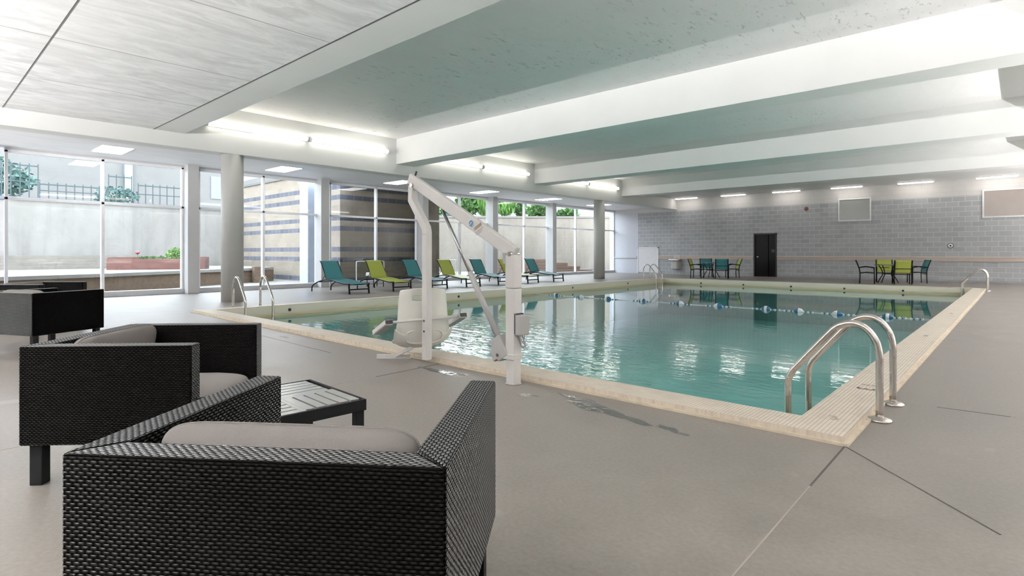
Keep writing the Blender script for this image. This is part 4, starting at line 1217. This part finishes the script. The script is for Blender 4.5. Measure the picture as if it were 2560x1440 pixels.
def leafmat(name, a, b):
    m = NT(name)
    n1 = m.noise(m.coord(), 6, 3)
    return m.set(m.ramp(n1, [(0.35, a), (0.65, b)]), 0.6, 0, 0.3)
G1 = leafmat('bright_green_leaves', (0.05, 0.14, 0.025), (0.12, 0.24, 0.05))
G2 = leafmat('mid_green_leaves', (0.03, 0.085, 0.02), (0.08, 0.16, 0.04))
G3 = leafmat('blue_green_leaves', (0.05, 0.12, 0.10), (0.09, 0.17, 0.15))
WOOD = plain('brown_stem', (0.08, 0.055, 0.04), 0.8)
def shrub(loc, rx, ry, rz, n, leaf, mat, lab, cat='shrub', grp=None, seed=0, name='shrub', upright=False):
    random.seed(seed)
    t = empty(name, loc, 0, lab, cat, grp)
    m = MB()
    for _ in range(n):
        while True:
            p = Vector((random.uniform(-1, 1), random.uniform(-1, 1), random.uniform(-1, 1)))
            if p.length < 1: break
        if p.length < 0.5: p = p.normalized() * random.uniform(0.5, 1)
        c = Vector((p.x * rx, p.y * ry, (p.z + 1) * rz))
        a = random.uniform(0, 6.28); e_ = random.uniform(-0.9, 1.2)
        d = Vector((math.cos(a) * math.cos(e_), math.sin(a) * math.cos(e_), math.sin(e_)))
        if upright: d = (d * 0.4 + Vector((0, 0, 1))).normalized()
        s = d.cross(Vector((random.uniform(-1, 1), random.uniform(-1, 1), random.uniform(-1, 1)))).normalized()
        L_ = leaf * random.uniform(0.7, 1.3); w_ = L_ * (0.12 if upright else 0.3)
        m.add([c, c + d * L_ * 0.5 + s * w_, c + d * L_, c + d * L_ * 0.5 - s * w_], [(0, 1, 2, 3)])
    m.build('foliage', mat, t, fix=False)
    st_ = MB()
    for k in range(5):
        a = k * 1.3
        st_.tube([(0.02 * math.cos(a), 0.02 * math.sin(a), -0.02), (rx * 0.5 * math.cos(a), ry * 0.5 * math.sin(a), rz * 1.2)], 0.012, 5)
    st_.build('stem', WOOD, t)
    return t
u = v.normalized(); nrm = Vector((-u.y, u.x))
def onpl(s_, q=0.45): 
    p = a + u * s_ + nrm * q
    return (p.x, p.y, 0.89)
a = Vector((-24.3, 5.0))
shrub(onpl(2.1), 0.42, 0.26, 0.20, 700, 0.14, G1, 'bright green bushy plant at the right end of the brick planter', 'plant', None, 1, 'planter_plant')
for k, s_ in enumerate((1.05, 1.35, 1.62)):
    shrub(onpl(s_), 0.13, 0.16, 0.07, 120, 0.08, G2, ['small green plant under the red flower in the brick planter', 'small green plant in the middle of the brick planter', 'small green plant next to the bushy one in the planter'][k], 'plant', None, 20 + k, 'planter_plant')
t = empty('red_flower', onpl(0.85), 0, 'single red flower on a stem in the brick planter', 'flower')
MB().tube([(0, 0, 0), (0.01, 0, 0.25)], 0.008, 6).build('stem', G2, t)
MB().lathe([(0.02, 0.23), (0.07, 0.27), (0.075, 0.31), (0.03, 0.36)], 12).build('blossom', plain('red_petals', (0.30, 0.05, 0.07), 0.5), t, smooth=True)

# picket fence on the retaining wall (near part) with a taller gate-like section
fencem = plain('teal_grey_fence_paint', (0.035, 0.055, 0.062), 0.6)
def fence(y0, y1, zt, lab):
    t = empty('iron_fence', (-29.25, (y0 + y1) / 2, 3.38), 0, lab, 'fence', 'iron fence on the retaining wall')
    h = (y1 - y0) / 2; H_ = zt - 3.38
    m = MB(); m.box(-0.02, 0.02, -h, h, H_ - 0.12, H_ - 0.07); m.box(-0.02, 0.02, -h, h, H_ * 0.45, H_ * 0.45 + 0.04)
    m.build('rail', fencem, t)
    n = max(2, int((y1 - y0) / 0.26)); m = MB()
    for k in range(n + 1):
        y = -h + (y1 - y0) * k / n
        m.box(-0.015, 0.015, y - 0.018, y + 0.018, 0, H_)
    m.build('picket', fencem, t)
fence(1.0, 3.75, 4.75, 'tall section of dark iron fence on courtyard wall, left edge of first window')
fence(3.8, 6.05, 4.05, 'low section of dark iron fence on the courtyard wall, beside the tall section')
fence(6.1, 6.95, 4.6, 'narrow raised section of dark iron fence left of the window mullion')
fence(7.2, 9.2, 4.3, 'short section of dark iron fence right of the window mullion')
shrub((-30.0, 2.6, 3.38), 0.6, 1.2, 0.75, 700, 0.22, G3, 'blue-green shrub behind the tall iron fence section', 'shrub', None, 31)
shrub((-30.2, 6.6, 3.38), 0.5, 0.9, 0.4, 350, 0.2, G3, 'blue-green shrub behind narrow raised fence section', 'shrub', None, 32)
# hedge plants over the far retaining wall
def far_shrub(px, d, z, rx, rz, n, leaf, mat, lab, seed, up=False):
    x, y = cam2w((px - 1280) / F_PX * d, d)
    return shrub((x, y, z), rx, rx * 0.7, rz, n, leaf, mat, lab, 'shrub', 'shrubs above the far retaining wall', seed, 'shrub', up)
far_shrub(1084, 37.5, 3.5, 0.5, 0.45, 500, 0.25, G1, 'small green shrub above far wall, left edge, by pool lift boom', 41)
far_shrub(1116, 37.6, 3.5, 0.55, 0.35, 400, 0.25, G3, 'small blue-green shrub above far wall behind pool lift boom', 42)
far_shrub(1165, 37.8, 3.5, 0.85, 0.85, 1500, 0.28, G2, 'large dark green shrub above the far retaining wall', 43)
far_shrub(1212, 37.6, 3.5, 0.62, 0.75, 1100, 0.6, G1, 'tall grassy bright shrub above far wall, left of square post', 44, True)
far_shrub(1264, 37.5, 3.5, 0.75, 0.75, 1000, 0.6, G1, 'tall grassy bright shrub above far wall, right of square post', 45, True)
far_shrub(1302, 38.5, 3.5, 0.4, 0.75, 300, 0.3, G2, 'thin leafy sapling above far wall near window mullion', 46)
far_shrub(1350, 37.6, 3.5, 0.9, 0.45, 700, 0.3, G2, 'round green bush above far wall left of the fifth post', 47)
far_shrub(1418, 38.0, 3.5, 0.8, 0.30, 600, 0.25, G2, 'low clipped green bush above far wall, farthest right', 48)

# striped stone wing of the building
def mat_stone():
    m = NT('striped_split_face_stone')
    tcn = m.n('TexCoord'); sp = m.n('SeparateXYZ'); m.l(tcn.outputs['Object'], sp.inputs[0])
    z = sp.outputs[2]
    # object space has wall length along x
    uvec = m.n('CombineXYZ'); m.l(sp.outputs[0], uvec.inputs[0]); m.l(z, uvec.inputs[1])
    br = m.n('TexBrick'); m.l(uvec.outputs[0], br.inputs[0])
    br.inputs['Scale'].default_value = 1; br.inputs['Brick Width'].default_value = 0.4064; br.inputs['Row Height'].default_value = 0.2032
    br.inputs['Mortar Size'].default_value = 0.008
    for i_, c_ in (('Color1', (0.25, 0.215, 0.175)), ('Color2', (0.21, 0.178, 0.142)), ('Mortar', (0.24, 0.20, 0.16))): br.inputs[i_].default_value = (*c_, 1)
    b2 = m.n('TexBrick'); m.l(uvec.outputs[0], b2.inputs[0])
    b2.inputs['Scale'].default_value = 1; b2.inputs['Brick Width'].default_value = 0.4064; b2.inputs['Row Height'].default_value = 0.2032
    b2.inputs['Mortar Size'].default_value = 0.010
    for i_, c_ in (('Color1', (0.10, 0.105, 0.13)), ('Color2', (0.065, 0.070, 0.09)), ('Mortar', (0.20, 0.20, 0.21))): b2.inputs[i_].default_value = (*c_, 1)
    row = m.math('FLOOR', m.math('DIVIDE', z, 0.2032))
    hit = None
    for r_ in (0, 4, 6, 10, 12, 16, 18):
        e_ = m.math('COMPARE', row, float(r_)); e_.node.inputs[2].default_value = 0.3
        hit = e_ if hit is None else m.math('MAXIMUM', hit, e_)
    c = m.mix(hit, br.outputs[0], b2.outputs[0])
    rg = m.noise(m.coord(), 14, 5, 0.7)
    c = m.mix(m.ramp(rg, [(0.45, 0.0), (0.75, 0.35)]), c, (0.12, 0.09, 0.07))
    return m.set(c, 0.8, 0, 0.25, m.bump(rg, 0.6, 0.03))
M['stone'] = mat_stone()
wg = empty('stone_wing', (-19.5, 11.5, 0), 0, 'tan stone building wing with dark block stripes outside the windows', 'building')
o = bx('wall_face', M['stone'], -9.4, 0, 0, 0.3, -0.1, 4.42, wg)
o = MB().box(0.301, 3.75, 0, 0.3, -0.1, 4.42).build('wall_face', M['stone'], wg); o.rotation_euler = (0, 0, R(90)); o.location = (0, 0.0, 0)
bx('roof_cap', plain('dark_roof_cap', (0.10, 0.10, 0.10), 0.6), -9.4, 0.05, -0.06, 0.4, 4.42, 4.52, wg)
# timber-lined canopy between wing and windows
cn = empty('entrance_canopy', (-18.9, 13.4, 3.95), 0, 'wood-lined canopy over the gap between stone wing and windows', 'canopy')
bx('timber_soffit', plain('orange_timber', (0.36, 0.20, 0.09), 0.5, var=0.2, scale=4), -0.6, 0.75, -1.75, 1.9, 0, 0.06, cn)
bx('roof_slab', M['facade'], -0.6, 0.75, -1.75, 1.9, 0.06, 0.3, cn)
bx('added_end_wall', M['stone'], -0.6, 0.72, 1.8, 1.98, -4.0, 0.0, cn)  # added wall closing the gap so the stone face stays shaded
# pale blue metal pier
pr_ = empty('exterior_pier', (-19.0, 9.93, 0), 0, 'pale blue-white metal pier just outside the second window bay', 'pier')
bx('pier_body', plain('pale_blue_metal', (0.42, 0.47, 0.58), 0.5, var=0.03), -0.3, 0.3, -0.17, 0.17, -0.1, 4.2, pr_)
bx('pier_foot', M['dark'], -0.36, 0.36, -0.2, 0.2, -0.03, 0.05, pr_)
# building facades beyond
fb = empty('courtyard_building', (-40, 5, 0), 0, 'pale building facade beyond the iron fence', 'building')
bx('wall', M['facade'], -0.5, 0, -20, 22, -0.1, 7.6, fb)
for y, z in ((9.5, 4.8), (15.0, 4.8)):
    wo = bx('window', plain('blue_grey_shutter', (0.16, 0.20, 0.25), 0.4), 0, 0.05, y - 0.5, y + 0.5, z, z + 1.5, fb)
bx('drain_pipe', plain('light_blue_pipe', (0.20, 0.27, 0.33), 0.5), 0, 0.25, 4.1, 4.5, 2, 7.6, fb)
ax, ay = cam2w(-14.0, 50.0)
fb = empty('courtyard_building', (ax, ay, 0), YAW, 'grey building facade behind the shrubs above far wall', 'building')
bx('wall', plain('grey_block_facade', (0.20, 0.20, 0.195), 0.7), 0, 24, 0, 0.5, 0, 7.2, fb)
# white bent rails just outside the glass
def guard(y0, y1, lab):
    t = empty('guard_rail', (-18.75, (y0 + y1) / 2, -0.03), 0, lab, 'rail', 'white rails outside the glass')
    h = (y1 - y0) / 2
    MB().tube(catmull([(0, -h, 0), (0, -h, 0.80), (0, -h + 0.03, 0.86), (0, -h + 0.1, 0.88), (0, h - 0.1, 0.88), (0, h - 0.03, 0.86), (0, h, 0.80), (0, h, 0)], 4), 0.02, 8).build('tube', M['white'], t, smooth=True)
guard(11.75, 13.0, 'white bent tube rail outside glass behind the lime lounger')
guard(15.45, 16.85, 'white bent tube rail outside glass behind second lime lounger')
